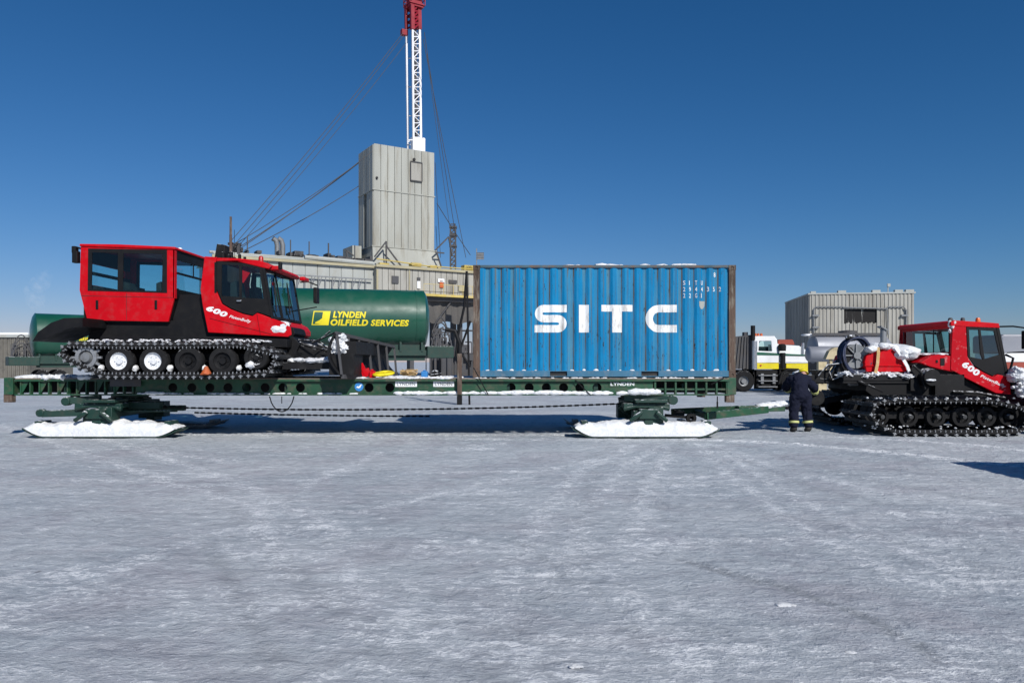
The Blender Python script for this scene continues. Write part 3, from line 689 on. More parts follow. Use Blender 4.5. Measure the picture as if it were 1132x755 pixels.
def make_track(root, path, y0, y1, step=.2, mat='rubber'):
    b = MB(); n = len(path); th = .07
    nr = []
    for i in range(n):
        d = (path[(i+1)%n]-path[i-1]).normalized(); nr.append(Vector((d.y,-d.x)))
    ctr = sum(path, Vector((0,0)))/n
    if (path[0]-ctr).dot(nr[0]) < 0: nr = [-q for q in nr]
    W_ = y1-y0
    bands = [(y0+W_*a, y0+W_*b_) for a, b_ in ((.02,.17),(.24,.4),(.6,.76),(.83,.98))]
    for a, c in bands:
        vs = []
        for p, q in zip(path, nr):
            i_, o_ = p-q*th, p
            vs += [(o_.x,a,o_.y),(o_.x,c,o_.y),(i_.x,c,i_.y),(i_.x,a,i_.y)]
        fs = []
        for i in range(n):
            j = (i+1)%n
            for k in range(4): fs.append((4*i+k, 4*i+(k+1)%4, 4*j+(k+1)%4, 4*j+k))
        b.add(vs, fs)
    tr = b.build('track', mat, root)
    g0 = None
    for p, d in resample(path, step):
        q = Vector((d.y,-d.x)); 
        if (p-ctr).dot(q) < 0: q = -q
        if g0 is None:
            m = MB()      # local: x along belt, z outward
            m.prism([(-.05,0),(.05,0),(.045,.018),(.012,.022),(.008,.06),(-.008,.06),(-.012,.022),(-.045,.018)], -W_/2, W_/2)
            for e in (-W_/2-.004, W_/2-.026): m.bx(-.017,.017,e,e+.03,-.02,.045)
            for e in (-W_/2+.02, W_/2-.05): m.prism([(step*.5-.012,-.05),(step*.5+.012,-.05),(step*.5+.005,-.10),(step*.5-.005,-.10)], e, e+.03); m.prism([(-.012,-.05),(.012,-.05),(.005,-.10),(-.005,-.10)], e, e+.03)
            for e in (-.4,-.15,.15,.4): m.bx(-.018,.018,e*W_-.02,e*W_+.02,-.07,-.001)
            m.T = None
            o = m.build('grouser', 'grouserbar', tr, o=(0,0,0)); g0 = o
            o.data.materials.append(M['alu'])
            for pf in o.data.polygons:
                if abs(pf.center.y) > W_/2-.055 and (abs(pf.center.x) < .032 or pf.center.z < -.021): pf.material_index = 1
        else: o = g0.copy(); C.objects.link(o); o.parent = tr
        o.location = Vector((p.x, (y0+y1)/2, p.y))-WP[tr]
        ang = math.atan2(q.x, q.y); o.rotation_euler = (0, ang, 0)
    return tr
def wheel(root, x, y, z, r, hubmat, w_=.22, name='road_wheel'):
    b = MB(); b.lathe([(r*.62,-w_/2),(r*.93,-w_/2),(r,-w_*.35),(r,w_*.35),(r*.93,w_/2),(r*.62,w_/2)], (x,y,z), (0,1,0), 28)
    o = b.build(name, 'rubber', root, smooth=35)
    b = MB(); b.lathe([(r*.62,-w_*.45),(r*.62,-w_*.4),(r*.5,-w_*.22),(r*.25,-w_*.18),(r*.22,-w_*.42),(0,-w_*.42)], (x,y,z), (0,1,0), 24)
    b.lathe([(r*.62,w_*.45),(r*.2,w_*.2),(0,w_*.2)], (x,y,z), (0,1,0), 24)
    for k in range(6):
        a = k*math.pi/3; b.lathe([(0,-w_*.3),(.014,-w_*.3),(.014,0)], (x+r*.36*math.cos(a), y, z+r*.36*math.sin(a)), (0,1,0), 6)
    b.build('rim', hubmat, o, smooth=35); return o

# --- left groomer with passenger cabin, on the sled
TN = 16.25
lx = lambda px, D=TN: (px-CX)/F*D
catL = tag(empty('snow_groomer', (lx(190), 18.3, DT)), 'red tracked snow groomer with passenger cabin, strapped on the left end of the sled', 'snow groomer', 'red tracked snow groomers')
zb = DT+.05
path = loop_path([(lx(64), zb+.42),(lx(70), zb+.72),(lx(150), zb+.70),(lx(265), zb+.72),(lx(308), zb+.52),(lx(300), zb+.06),(lx(250), zb),(lx(112), zb)], [.25,.25,1,1,.3,.3,.6,.6])
for y0, y1 in ((TN,TN+1.35),(20.35-1.35,20.35)):
    make_track(catL, path, y0, y1, .17)
    ym = y0+.14 if y0 < 18 else y0+1.2
    for px, z, r, hm in ((130,zb+.34,.31,'snow'),(168,zb+.34,.31,'snow'),(207,zb+.34,.31,'black'),(245,zb+.34,.31,'black'),(282,zb+.42,.27,'blacksnow')):
        wheel(catL, lx(px), ym, z, r, hm)
        wheel(catL, lx(px), ym+(.85 if y0 < 18 else -.85), z, r, 'black')
    b = MB(); x_, z_ = lx(92), zb+.42
    b.lathe([(.16,-.05),(.24,-.05),(.24,.05),(.16,.05),(.16,-.05)], (x_, ym, z_), (0,1,0), 28)
    for k in range(12):
        a = k*math.pi/6; b.beam((x_+.22*math.cos(a),ym,z_+.22*math.sin(a)), (x_+.33*math.cos(a),ym,z_+.33*math.sin(a)), .05, .05, (0,1,0))
    sp = b.build('sprocket', 'alu', catL, smooth=30)
    b = MB(); b.lathe([(0,-.09),(.1,-.08),(.13,.0),(.16,.04),(0,.05)], (x_, ym, z_), (0,1,0), 20); b.build('hub', 'steel', sp, smooth=35)
    b = MB(); b.beam((lx(90),ym+.3,zb+.42),(lx(285),ym+.3,zb+.42), .12, .16); b.build('track_beam', 'black', catL)
b = MB()
CN, CF = 17.2, 19.4
b.prism(px_poly([(92,378),(100,356),(190,354),(226,352),(232,366),(322,372),(330,380),(322,396),(290,400),(100,400)], CN), CN+.12, CF-.12)
b.prism(px_poly([(112,372),(230,372),(318,375),(318,384),(112,386)], 17), 16.95, CN+.12)
chassis = b.build('chassis', 'black', catL, bevel=.01)
for ya, yb in ((16.35, CN+.35),(CF-.35, 20.25)):
    b = MB(); up = [(50,378),(56,368),(70,358),(84,353),(104,352.5)]; lo_ = [(104,362),(90,364),(76,370),(62,376)]
    b.prism(px_poly(up+lo_, 16.8), ya, yb); b.build('fender', 'black', catL, smooth=30)
b = MB(); b.prism(px_poly([(188,352),(196,325),(224,325),(228,350),(230,366),(190,364)], CN), CN+.15, CF-.15); b.build('gap_shade_box', 'black', catL)  # black box added for the cab's shade low on the cabin front
# passenger cabin shell
near = [(89.5,271.5),(88,321),(96.5,354),(186,355.5),(192.5,330),(193,275)]
win = [(98.5,275.5),(98,321),(184,323.5),(184,277)]
b = MB(); b.prism(px_poly(near, CN), CN, CN+.05, [px_poly(win, CN)]); b.build('side_wall', 'red', catL)
b = MB(); b.prism(px_poly(near, CN), CF-.05, CF, [px_poly(win, CN)]); b.build('side_wall', 'red', catL)
wx = lambda px: (px-CX)/F*CN; wz = lambda py: H+(HY-py)/F*CN
for yy, g_ in ((CN-.006, .02),(CF-.014, .02)):
    b = MB(); fr = px_poly([(97.5,274.8),(97,321.6),(184.7,324),(184.7,276.3)], CN)
    h1 = px_poly([(102,279),(101.5,319.5),(130,320.5),(130.5,280)], CN); h2 = px_poly([(136.5,280),(136,320.8),(179,322),(180,281)], CN)
    b.prism(fr, yy, yy+g_, [h1, h2]); wf = b.build('window_frame', 'black', catL)
    for hh in (h1, h2): b = MB(); b.prism(hh, yy+.008, yy+.013); b.build('window_pane', 'glass', wf)
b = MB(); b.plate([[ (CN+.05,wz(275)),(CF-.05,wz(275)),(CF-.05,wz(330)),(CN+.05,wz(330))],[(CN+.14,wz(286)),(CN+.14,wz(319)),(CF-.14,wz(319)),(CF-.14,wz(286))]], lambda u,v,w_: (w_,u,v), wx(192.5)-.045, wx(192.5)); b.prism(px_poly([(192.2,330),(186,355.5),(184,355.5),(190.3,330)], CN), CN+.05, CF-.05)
fw = b.build('front_wall', 'black', catL)  # red wall in the cab's shade, the shade painted in as black
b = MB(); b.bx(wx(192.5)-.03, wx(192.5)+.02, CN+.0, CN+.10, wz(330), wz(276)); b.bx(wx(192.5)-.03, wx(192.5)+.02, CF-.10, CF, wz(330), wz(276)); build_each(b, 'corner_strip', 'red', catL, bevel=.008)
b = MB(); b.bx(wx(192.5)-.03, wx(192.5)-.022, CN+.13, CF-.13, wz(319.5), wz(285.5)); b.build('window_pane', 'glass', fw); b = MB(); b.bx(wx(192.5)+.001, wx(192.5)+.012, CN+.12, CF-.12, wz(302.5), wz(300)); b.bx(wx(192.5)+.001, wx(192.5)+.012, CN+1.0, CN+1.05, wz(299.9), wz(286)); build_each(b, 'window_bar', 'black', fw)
b = MB(); b.plate([[ (CN+.05,wz(272)),(CF-.05,wz(272)),(CF-.05,wz(321)),(CN+.05,wz(321))],[(CN+.3,wz(289)),(CN+.3,wz(298.5)),(CF-.3,wz(298.5)),(CF-.3,wz(289))],[(CN+.3,wz(301.5)),(CN+.3,wz(313)),(CF-.3,wz(313)),(CF-.3,wz(301.5))]], lambda u,v,w_: (w_,u,v), wx(88.5), wx(88.5)+.045); b.prism(px_poly([(88,321),(96.5,354),(98.5,354),(90.2,321)], CN), CN+.05, CF-.05)
rw = b.build('rear_wall', 'red', catL); b = MB(); b.bx(wx(88.5)+.02, wx(88.5)+.028, CN+.28, CF-.28, wz(314), wz(288)); b.build('window_pane', 'glass', rw)
b = MB(); b.bx(wx(88.5)+.05, wx(88.5)+.06, CN+.06, CF-.06, wz(288.5), wz(273)); b.bx(wx(88.5)+.05, wx(88.5)+.06, CN+.06, CF-.06, wz(352), wz(313.5)); b.bx(wx(88.5)+.05, wx(88.5)+.06, CN+.06, CF-.06, wz(302), wz(298)); build_each(b, 'inner_lining', 'interior', rw)
b = MB(); b.prism(px_poly([(88.5,272.5),(88.5,269.8),(130,270.3),(194,273.2),(194.5,276)], CN), CN-.03, CF+.03); b.build('roof', 'red', catL, bevel=.015)
b = MB(); b.prism(px_poly([(97,352),(185,354),(186,356),(97,356)], CN), CN+.06, CF-.06)
for px in (108,125,150,167): b.prism(px_poly([(px,352),(px,312),(px+5,310),(px+7,338),(px+17,339),(px+17,352)], CN), CN+.25 if px%2 else CN+1.2, CF-1.3 if px%2 else CF-.2)
b.build('cabin_seats', 'interior', catL)
b = MB(); b.beam((wx(90),CN-.003,wz(327)), (wx(191),CN-.003,wz(329)), .006, .007); b.beam((wx(140),CN-.003,wz(324)), (wx(140),CN-.003,wz(354)), .006, .006); b.build('panel_seam', 'interior', catL)
for px in (107.5,172.5):
    b = MB(); b.bx(wx(px)-.03, wx(px)+.03, CN-.02, CN-.001, wz(342), wz(332)); b.build('latch', 'black', catL, bevel=.008)
b = MB(); b.tube([(wx(90),CN+.1,wz(275)),(wx(86),CN+.02,wz(274))], .025, 6); b.bx(wx(81.5), wx(87.5), CN-.08, CN+.06, wz(291), wz(278)); b.bx(wx(80.5), wx(85), CN-.06, CN+.08, wz(280), wz(272.5)); b.build('work_lamp', 'black', catL, bevel=.02)
b = MB(); b.blob((wx(182), CN+.8, wz(270.3)), .05, .05, .05, 1); b.build('roof_vent', 'white', catL)
# driver cab
CN = 17.1; wx = lambda px: (px-CX)/F*17.1; wz = lambda py: H+(HY-py)/F*17.1
shell = [(226,284),(221.5,320),(224,338),(230,368),(322,373.5),(333,371),(335,362),(326,355.5),(302,352),(298,351.5),(293,296),(289,291.5),(240,285)]
# body side (red) with dark window area cut out
wcut = [(238.5,288.5),(236.5,303),(238.3,321),(245,337),(255,343),(268,348),(279,350.5),(284,347.5),(300.5,352.0),(294,318),(290,295.5),(270,292)]
red_side = [(226,283.5),(221.5,320),(224,338),(230,367.5),(318,372.5),(322,370),(321,362),(314,356.5),(302,352.5),(289,347.5),(284,346),(279,349.5),(268,347),(255,342),(245,336),(238.3,320),(236.5,303),(238.5,288),(240,284.5)]
for y0, y1 in ((CN, CN+.06),(CF-.02, CF+.04)):
    b = MB(); b.prism(px_poly([(min(x, 303+.12*max(0,x-303)), y) for x, y in red_side] if y0 > 18 else red_side, CN), y0, y1); sd_ = b.build('side_panel', 'red', catL, bevel=.012)
    dark = [(240,288.8),(238,303),(239.8,320.5),(246.5,335.5),(256,341),(268.5,345.8),(279.3,348.3),(284.5,344.8),(301,350.3),(296.5,320),(291,296.5),(270,291)]
    h1 = [(245,292.5),(244.5,327),(264,328.5),(264,293.5)]; h2 = [(267,294),(267,329),(291,330.5),(286.5,297)]
    b = MB(); b.prism(px_poly(dark, CN), y0+.014, y1-.006, [px_poly(h1,CN), px_poly(h2,CN)]); dr = b.build('door', 'black', catL)
    for hh in (h1,h2): b = MB(); b.prism(px_poly(hh,CN), y0+.025, y0+.03); b.build('window_pane', 'glass', dr)
b = MB(); b.bx(wx(262), wx(267), CN-.035, CN+.012, wz(333.5), wz(332)); b.build('door_handle', 'chrome', catL, bevel=.005)
b = MB(); b.beam((wx(232),CN-.003,wz(352)), (wx(300),CN-.003,wz(369.5)), .006, .008); b.beam((wx(284),CN-.003,wz(347)), (wx(288),CN-.003,wz(371)), .006, .008); build_each(b, 'panel_seam', 'black', catL)
# flutes on the pillar
b = MB()
b.bx(wx(237.0), wx(239.6), CN-.003, CN+.01, wz(324), wz(290))
for k in range(13): b.bx(wx(237.2), wx(239.4), CN-.012, CN-.0031, wz(292+k*2.6), wz(290.6+k*2.6))
b.build('pillar_grille', 'black', catL)
b = MB(); b.prism(px_poly([(240,285),(238,289),(262,289),(290,296),(297,297.5),(300,294.5),(296,291),(285,288),(262,285.5)], CN), CN+.0, CF+.02)
rf = b.build('cab_roof', 'red', catL, bevel=.02)
# hood / nose between side panels
b = MB(); b.prism(px_poly([(288,352.2),(303,353.5),(310,357),(314,363),(314,368),(310,372),(230,367),(232,362),(280,364)], CN), CN+.07, CF-.03); hood = b.build('hood', 'red', catL, bevel=.01)
b = MB(); b.prism(px_poly([(313,360),(318,362),(320,368),(316,373),(300,374)], CN), CN+.45, CF-.9); b.build('grille', 'black', catL, bevel=.01)
b = MB(); b.prism(px_poly([(225.5,285),(228,285),(227,330),(232,362),(229,362),(223,335),(222.5,320)], CN), CN+.07, CF-.03, ); b.build('cab_rear_wall', 'interior', catL)
# windscreen between near and far A pillar
def ws(u, v, w_): # u along Y, v 0..1 bottom..top
    x = wx(301)+(wx(291.5)-wx(301))*v; z = wz(352)+(wz(297)-wz(352))*v; return (x+w_, u, z)
b = MB(); b.plate([[(CN+.06,.02),(CF-.02,.02),(CF-.02,.98),(CN+.06,.98)]], ws, 0, .008); wsc = b.build('windscreen', 'glass', catL)
b = MB()
for y in (CN+.03, CF): b.beam(ws(y,0,0), ws(y,1,0), .05, .07)
b.beam(ws(CN+.75,.0,.02), ws(CN+.75,1,.02), .03, .03); b.beam(ws(CN,.02,0), ws(CF,.02,0), .05, .06); b.beam(ws(CN,.99,0), ws(CF,.99,0), .05, .06)
b.build('windscreen_frame', 'black', catL)
for y, a in ((CN+.5,.75),(CN+1.55,.8)):
    b = MB(); b.tube([ws(y,.02,.06), ws(y-.15,a*.5,.09), ws(y-.1,a,.06)], .014, 6); b.beam(ws(y-.25,.15,.05), ws(y-.05,.85,.05), .02, .04); b.build('wiper', 'blacksnow', catL)
# headlamp pod, beacon, mirrors, exhaust, mast
b = MB(); b.bx(wx(296), wx(307), CN+.1, CN+.4, wz(298), wz(293)); b.bx(wx(306), wx(313), CF-.5, CF-.1, wz(301), wz(296)); build_each(b, 'visor', 'red', catL, bevel=.03)
b = MB(); b.bx(wx(306), wx(309.5), CN+.08, CN+.2, wz(297), wz(289)); b.build('work_lamp', 'black', catL, bevel=.02)
b = MB(); b.lathe([(0,.16),(.035,.155),(.055,.12),(.06,0),(0,0)], (wx(282), CN+.4, wz(288)), (0,0,1), 16); b.build('beacon', 'redlens', catL, smooth=40)
b = MB(); b.tube([(wx(300),CF+.05,wz(300)),(wx(306),CF+.35,wz(298)),(wx(316),CF+.5,wz(302))], .018, 6); b.tube([(wx(300),CF,wz(335)),(wx(316),CF+.4,wz(330))], .015, 6)
mr = b.build('mirror_arm', 'black', catL); b = MB(); b.bx(wx(312), wx(317), CF+.35, CF+.62, wz(325), wz(305)); b.build('mirror', 'black', mr, bevel=.02)
b = MB(); b.prism(px_poly([(230,284),(233,267),(242,268),(243,284)], CN), CN+.35, CN+.7); b.tube([(wx(246),CN+.5,wz(284)),(wx(246),CN+.5,wz(275))], .06, 8)
for k in range(5): b.bx(wx(241+k*4), wx(243.5+k*4), CN+.2+k*.12, CN+.35+k*.1, wz(286), wz(277+k%3*2))
b.build('exhaust_box', 'blacksnow', catL, bevel=.01)
b = MB(); b.tube([(wx(246),CN+.5,wz(275)),(wx(246),CN+.5,wz(235))], [.035,.028], 8); b.build('antenna_mast', 'rust', catL)
b = MB(); b.tube([(wx(238),CN+1.2,wz(284)),(wx(237.5),CN+1.2,wz(244))], .006, 5); b.build('whip_antenna', 'black', catL)
# interior
b = MB(); b.prism(px_poly([(250,352),(250,312),(256,309),(259,335),(272,337),(272,352)], CN), CN+.25, CN+.8); b.prism(px_poly([(250,352),(250,312),(256,309),(259,335),(272,337),(272,352)], CN), CF-.8, CF-.25)
b.prism(px_poly([(284,352),(286,334),(298,338),(300,352)], CN), CN+.2, CF-.2); b.lathe([(.17,-.015),(.19,0),(.17,.015)], (wx(281), CN+.6, wz(333)), (1,0,.6), 18)
b.prism(px_poly([(232,356),(300,356),(300,352.5),(232,350)], CN), CN+.07, CF-.03)
b.build('cab_seats', 'interior', catL)
# number and script on the flank
def flank(name, txt, p0, p1, h, bold, shear, mat='white', parent=sd_, D=CN, y=None):
    a = Vector(XZ(*p0, D)); c = Vector(XZ(*p1, D)); d = (c-a); L_ = d.length; d.normalize(); n = Vector((-d.y, d.x)); yy = (D if y is None else y)-.004
    return text_obj(name, txt, mat, parent, lambda u,v: (a.x+d.x*u+n.x*v, yy, a.y+d.y*u+n.y*v), L_, h*D/F, bold, shear)
nside = [o for o in C.objects if o.name.startswith('side_panel') and o.parent == catL][0]
flank('lettering', '600', (227.5,343), (250,351.5), 6.5, .05, .25, parent=nside)
flank('lettering', 'PistenBully', (253,352), (277,358), 4.0, .02, .3, parent=nside)
# front blade, arms and snow on it
b = MB(); 
def bladept(u, v): # u 0 near..1 far, v 0 bottom..1 top
    a0, a1 = Vector((-3.72,16.3,DT+.05)), Vector((-3.86,16.3,2.36)); c0, c1 = Vector((-3.12,20.1,DT+.05)), Vector((-3.2,20.1,2.14))
    p = a0.lerp(a1,v).lerp(c0.lerp(c1,v),u); p.x -= .22*math.sin(v*math.pi); return p
n = 12
vs = [bladept(u/n, v/n)+Vector((o_,0,0)) for o_ in (0,-.05) for u in range(n+1) for v in range(n+1)]; m1 = n+1; s2 = m1*m1
fs = [(u*m1+v,(u+1)*m1+v,(u+1)*m1+v+1,u*m1+v+1) for u in range(n) for v in range(n)]; fs += [tuple(i+s2 for i in f)[::-1] for f in fs]
rim_ = [u*m1 for u in range(m1)]+[n*m1+v for v in range(1,m1)]+[u*m1+n for u in range(n-1,-1,-1)]+[v for v in range(n-1,0,-1)]
fs += [(rim_[i], rim_[(i+1)%len(rim_)], rim_[(i+1)%len(rim_)]+s2, rim_[i]+s2) for i in range(len(rim_))]
b.add(vs, fs); bl = b.build('blade', 'black', catL, smooth=30)
b = MB()
for k in range(7):
    p = bladept(k/6, 0); b.beam(bladept(k/6,.05)+Vector((.02,0,0)), bladept(k/6,.95)+Vector((.04,0,0)), .05, .05)
b.beam(bladept(0,1), bladept(1,1), .07, .07); b.beam(bladept(0,0), bladept(1,0), .07, .09); b.build('blade_ribs', 'grate', bl)
b = MB()
for y in (17.5, 19.1):
    b.beam((wx(326),y,wz(385)), (-4.0,y,wz(398)), .14, .16); b.tube([(wx(322),y,wz(378)),(-4.0,y,wz(392))], .04, 8)
b.beam((-4.4,17.2,wz(396)), (-4.4,19.4,wz(396)), .16, .16); b.bx(wx(318), wx(384), 16.7, 19.6, wz(408), wz(401)); b.tube([P(345,379,16.9), P(372,367,16.6)], .022, 6)
b.tube([P(330,376,17.3), P(352,377,17.0), P(368,389,16.9)], .02, 6); b.tube([P(352,377,17),P(365,366,17)], .018, 6)
b.bx(wx(372), wx(398), 16.4, 17.4, wz(414), wz(392)); b.bx(wx(384), wx(400), 16.5, 19, wz(392), wz(378))
b.build('push_frame', 'blacksnow', catL)
b = MB()
for px, py, D, r in ((374,378,16.6,.15),(378,385,16.6,.13),(371,386,16.6,.12),(377,373,16.6,.09)): b.blob(P(px,py,D), r*1.2, .25, r, px, .4, 1.6, 4)
for k in range(26):
    px = random.uniform(320,378); b.blob(P(px, 398.5-2*max(0,(px-355)/20)+random.uniform(-1,1), 16.75+random.uniform(0,.8)), .14, .16, .05+.05*max(0,(px-350)/28), k, .5, 2, 2)
b.blob(P(308,364,17.1)+Vector((0,.02,0)), .20, .04, .085, 3, .3, 1.7, 4); b.blob(P(314,360,17.1)+Vector((0,.04,0)), .12, .05, .08, 9, .3, 2, 3); b.blob(P(313,357,17.5), .13, .35, .04, 5, .3, 2, 3); b.blob(P(316,363,18.0), .09, .3, .06, 5, .3, 2, 3)
for k in range(120): # loose snow on fenders, track tops and wheels
    px = random.uniform(95,300); b.blob(P(px, 377+random.uniform(-1.5,1.5), 16.3+random.uniform(0,.6)), .05*random.uniform(.3,1.5), .05, .022, k, .5, 2, 1)
for px in (112,188,226,264,150): b.blob(P(px, 407, 16.45), .06, .1, .07, px, .5, 2, 2)
b.blob(P(277,403.5,16.3), .11, .1, .09, 5, .5, 2, 2)
tag(b.build('snow_lumps', 'snow', smooth=50), 'snow lumps caught on the blade, hood and tracks of the groomer on the sled', 'snow', kind='stuff')
b = MB(); b.lathe([(.11,0),(.1,.02),(.03,.16),(0,.16)], P(228,413,16.25), (0,0,1), 12); b.bx(*[v for v in (P(228,413,16.25).x-.09, P(228,413,16.25).x+.09, 16.16, 16.34, P(0,413,16.25).z-.02, P(0,413,16.25).z)])
tag(b.build('wheel_chock', 'orange'), 'small orange chock wedged in the track of the groomer on the sled', 'chock')

# small gear on the deck
b = MB(); b.beam(P(399,402,17.3), P(406,416,17.3), .06, .09); b.beam(P(399,402,17.3), P(402,416,17.3), .04, .05); b.beam(P(406,407,17.3), P(409,416,17.3), .05, .07)
tag(b.build('jack_stand', 'red'), 'tall red jack stand on the sled deck in front of the blade', 'jack stand')
b = MB(); b.bx(P(409,0,17.3).x, P(415,0,17.3).x, 17.2, 17.4, DT, DT+.16); b.bx(P(410,0,17.3).x, P(413,0,17.3).x, 17.22, 17.38, DT+.16, DT+.2)
tag(b.build('fuel_can', 'red', bevel=.02), 'low red can beside the red jack stand on the deck', 'can')
b = MB()
for k in range(5): b.tube([P(421+8*math.cos(t)+k*1.5, 413.6-1.4*math.sin(t)-k*.3, 17.25) + Vector((0,.2*math.sin(t),0)) for t in [j*math.pi/6 for j in range(12)]], .03, 6, True)
tag(b.build('strap_coil', 'yellow', smooth=60), 'bright yellow coiled strap on the sled deck', 'strap')
b = MB()
for k in range(6):
    pts = [P(442+random.uniform(0,20), 412+random.uniform(-3,3.5), 17.2+random.uniform(0,.4)) for _ in range(6)]; b.tube(pts, .022, 5)
tag(b.build('strap_heap', 'strap', smooth=60), 'tangled tan and yellow lashing straps heaped on the deck', 'strap')
b = MB(); b.bx(P(466,0,17.4).x, P(473,0,17.4).x, 17.3, 17.5, DT, DT+.15); b.bx(P(467.5,0,17.4).x, P(471.5,0,17.4).x, 17.36, 17.44, DT+.15, DT+.18)
tag(b.build('toolbox', 'lampblue', bevel=.015), 'small blue tool box on the deck beside the straps', 'tool box')
b = MB(); b.bx(P(476,0,17.4).x, P(486,0,17.4).x, 17.3, 17.5, DT, DT+.09); b.blob(P(481,411,17.4), .08, .08, .04, 3); b.tube([P(474,415,17.3),P(488,413,17.3)], .02, 6)
tag(b.build('chain_binder', 'blacksnow', bevel=.01), 'black chain binder lying on the deck near the container', 'binder')

# --- right groomer pulling the sled
TN = 17.15; lx = lambda px, D=TN: (px-CX)/F*D
catR = tag(empty('snow_groomer', (lx(1050), 19.4, 0)), 'red tracked snow groomer on the ice at right, hitched to the sled drawbar', 'snow groomer', 'red tracked snow groomers')
zb = .05
path = loop_path([(lx(962), .42),(lx(968), .80),(lx(1000), .86),(lx(1100), .86),(lx(1140), .66),(lx(1136), .1),(lx(1110), zb),(lx(990), zb)], [.3,.25,1,1,.25,.3,.4,.6])
for y0, y1 in ((TN,TN+1.6),(21.75-1.6,21.75)):
    make_track(catR, path, y0, y1, .235)
    ym = y0+.16 if y0 < 18 else y0+1.4
    for px in (1013,1044,1073,1101): wheel(catR, lx(px), ym+(.28 if y0 < 18 else 0), .43, .24, 'black'); wheel(catR, lx(px), ym+(1.1 if y0 < 18 else -1.1), .44, .25, 'black')
    for px in (981,1013,1044,1073,1101,1125): b = MB(); b.lathe([(0,-.06),(.05,-.055),(.06,0),(.06,.2)], (lx(px), ym+.1, .44), (0,1,0), 10); b.build('axle_cap', 'grouserbar', catR)
    for px in (981,1125): wheel(catR, lx(px), ym+(.28 if y0 < 18 else 0), .44, .22, 'black')
    b = MB(); b.beam((lx(981),ym+.3,.47),(lx(1125),ym+.3,.47), .12, .16); b.build('track_beam', 'black', catR)
RN, RF_ = 18.15, 20.65
rz = lambda py: H+(HY-py)/F*RN; rx = lambda px: (px-CX)/F*RN
b = MB()
b.prism(px_poly([(960,432),(962,424),(1008,423),(1012,404),(1030,396),(1056,398),(1070,418),(1100,436),(1118,438),(1118,450),(985,452)], RN), RN+.15, RF_-.15)
b.build('chassis', 'black', catR, bevel=.012)
b = MB()
b.lathe([(0,-.25),(.2,-.25),(.22,-.1),(.22,.5),(0,.5)], (rx(1026), RN+.05, rz(417)), (0,1,0), 24); b.bx(rx(1034), rx(1066), RN+.0, RN+.3, rz(437), rz(414)); b.bx(rx(1008),rx(1018), RN+.05, RN+.4, rz(432), rz(410))
b.tube([(rx(1008),RN-.05,rz(404)),(rx(1016),RN-.1,rz(412)),(rx(1020),RN-.1,rz(430))], .03, 8); b.tube([(rx(1052),RN-.05,rz(433)),(rx(1080),RN-.05,rz(434)),(rx(1110),RN-.05,rz(440))], .03, 8)
b.build('engine_gear', 'blacksnow', catR, smooth=30)
red_side = [(1054,354.5),(1066,355),(1068,361),(1069.5,394),(1077,405.5),(1088,412),(1096,416),(1098.8,417),(1103,413.8),(1116,417),(1118,436),(1101,434.5),(1080,424),(1067,417.5),(1056.5,411),(1051,409),(1052,380)]
win_a = [(1069,361.5),(1102.2,363),(1105,372),(1115,413.5),(1103,412.5),(1098.5,415.5),(1096,414.5),(1088,410.5),(1077.8,404),(1070.8,394)]
h1 = [(1071.5,364.5),(1082.5,364.8),(1084.5,391),(1087,397.5),(1073,394.5)]; h2 = [(1084.5,365),(1099.5,366),(1105.5,392),(1089,397)]
for y0, y1 in ((RN, RN+.06),(RF_-.06, RF_)):
    b = MB(); b.prism(px_poly(red_side, RN), y0, y1); sp_ = b.build('side_panel', 'redfrost', catR, bevel=.012)
    if y0 == RN: rside = sp_
    b = MB(); b.prism(px_poly(win_a, RN), y0+.014, y1-.006, [px_poly(h1,RN), px_poly(h2,RN)]); dr = b.build('door', 'black', catR)
    for hh in (h1,h2): b = MB(); b.prism(px_poly(hh,RN), y0+.025, y0+.03); b.build('window_pane', 'glass', dr)
b = MB(); b.prism(px_poly([(1051,356),(1054,354.2),(1085,356),(1104,357.5),(1105,362.5),(1067,361),(1051,360)], RN), RN-.01, RF_+.01); b.build('cab_roof', 'red', catR, bevel=.03)
b = MB() # rear wall with window
b.plate([[(RN+.06,rz(357)),(RF_-.06,rz(357)),(RF_-.06,rz(409)),(RN+.06,rz(409))],[(RN+.16,rz(363)),(RN+.16,rz(389)),(RF_-.2,rz(389)),(RF_-.2,rz(363))]], lambda u,v,w_: (w_,u,v), rx(1054), rx(1054)+.05); rwl = b.build('rear_wall', 'red', catR)
b = MB(); b.bx(rx(1054)+.02, rx(1054)+.028, RN+.14, RF_-.18, rz(390), rz(362)); b.build('window_pane', 'glass', rwl)
b = MB()
for y in (RN+.17, RN+.85, RF_-.21): b.bx(rx(1054)-.01, rx(1054)+.0, y-.02, y+.02, rz(389), rz(363))
build_each(b, 'window_bar', 'black', rwl)
b = MB(); b.prism(px_poly([(1018,401),(1030,393.5),(1040,391.5),(1054,394),(1055,411),(1040,408),(1026,404)], RN), RN+.02, RF_-.02); b.build('engine_cover', 'redfrost', catR, bevel=.03)
b = MB(); b.bx(rx(1040), rx(1044.5), RN+.005, RN+.018, rz(404), rz(396)); b.bx(rx(1035), rx(1037), RN+.005, RN+.018, rz(401), rz(398)); build_each(b, 'cover_vent', 'black', catR)
b = MB(); b.prism(px_poly([(1097,417),(1103,413.5),(1116,417),(1118,436),(1099,434)], RN), RN+.07, RF_-.07); b.build('hood', 'red', catR, bevel=.01)
def ws2(u, v, w_):
    x = rx(1114)+(rx(1103)-rx(1114))*v; z = rz(415)+(rz(361)-rz(415))*v; return (x+w_, u, z)
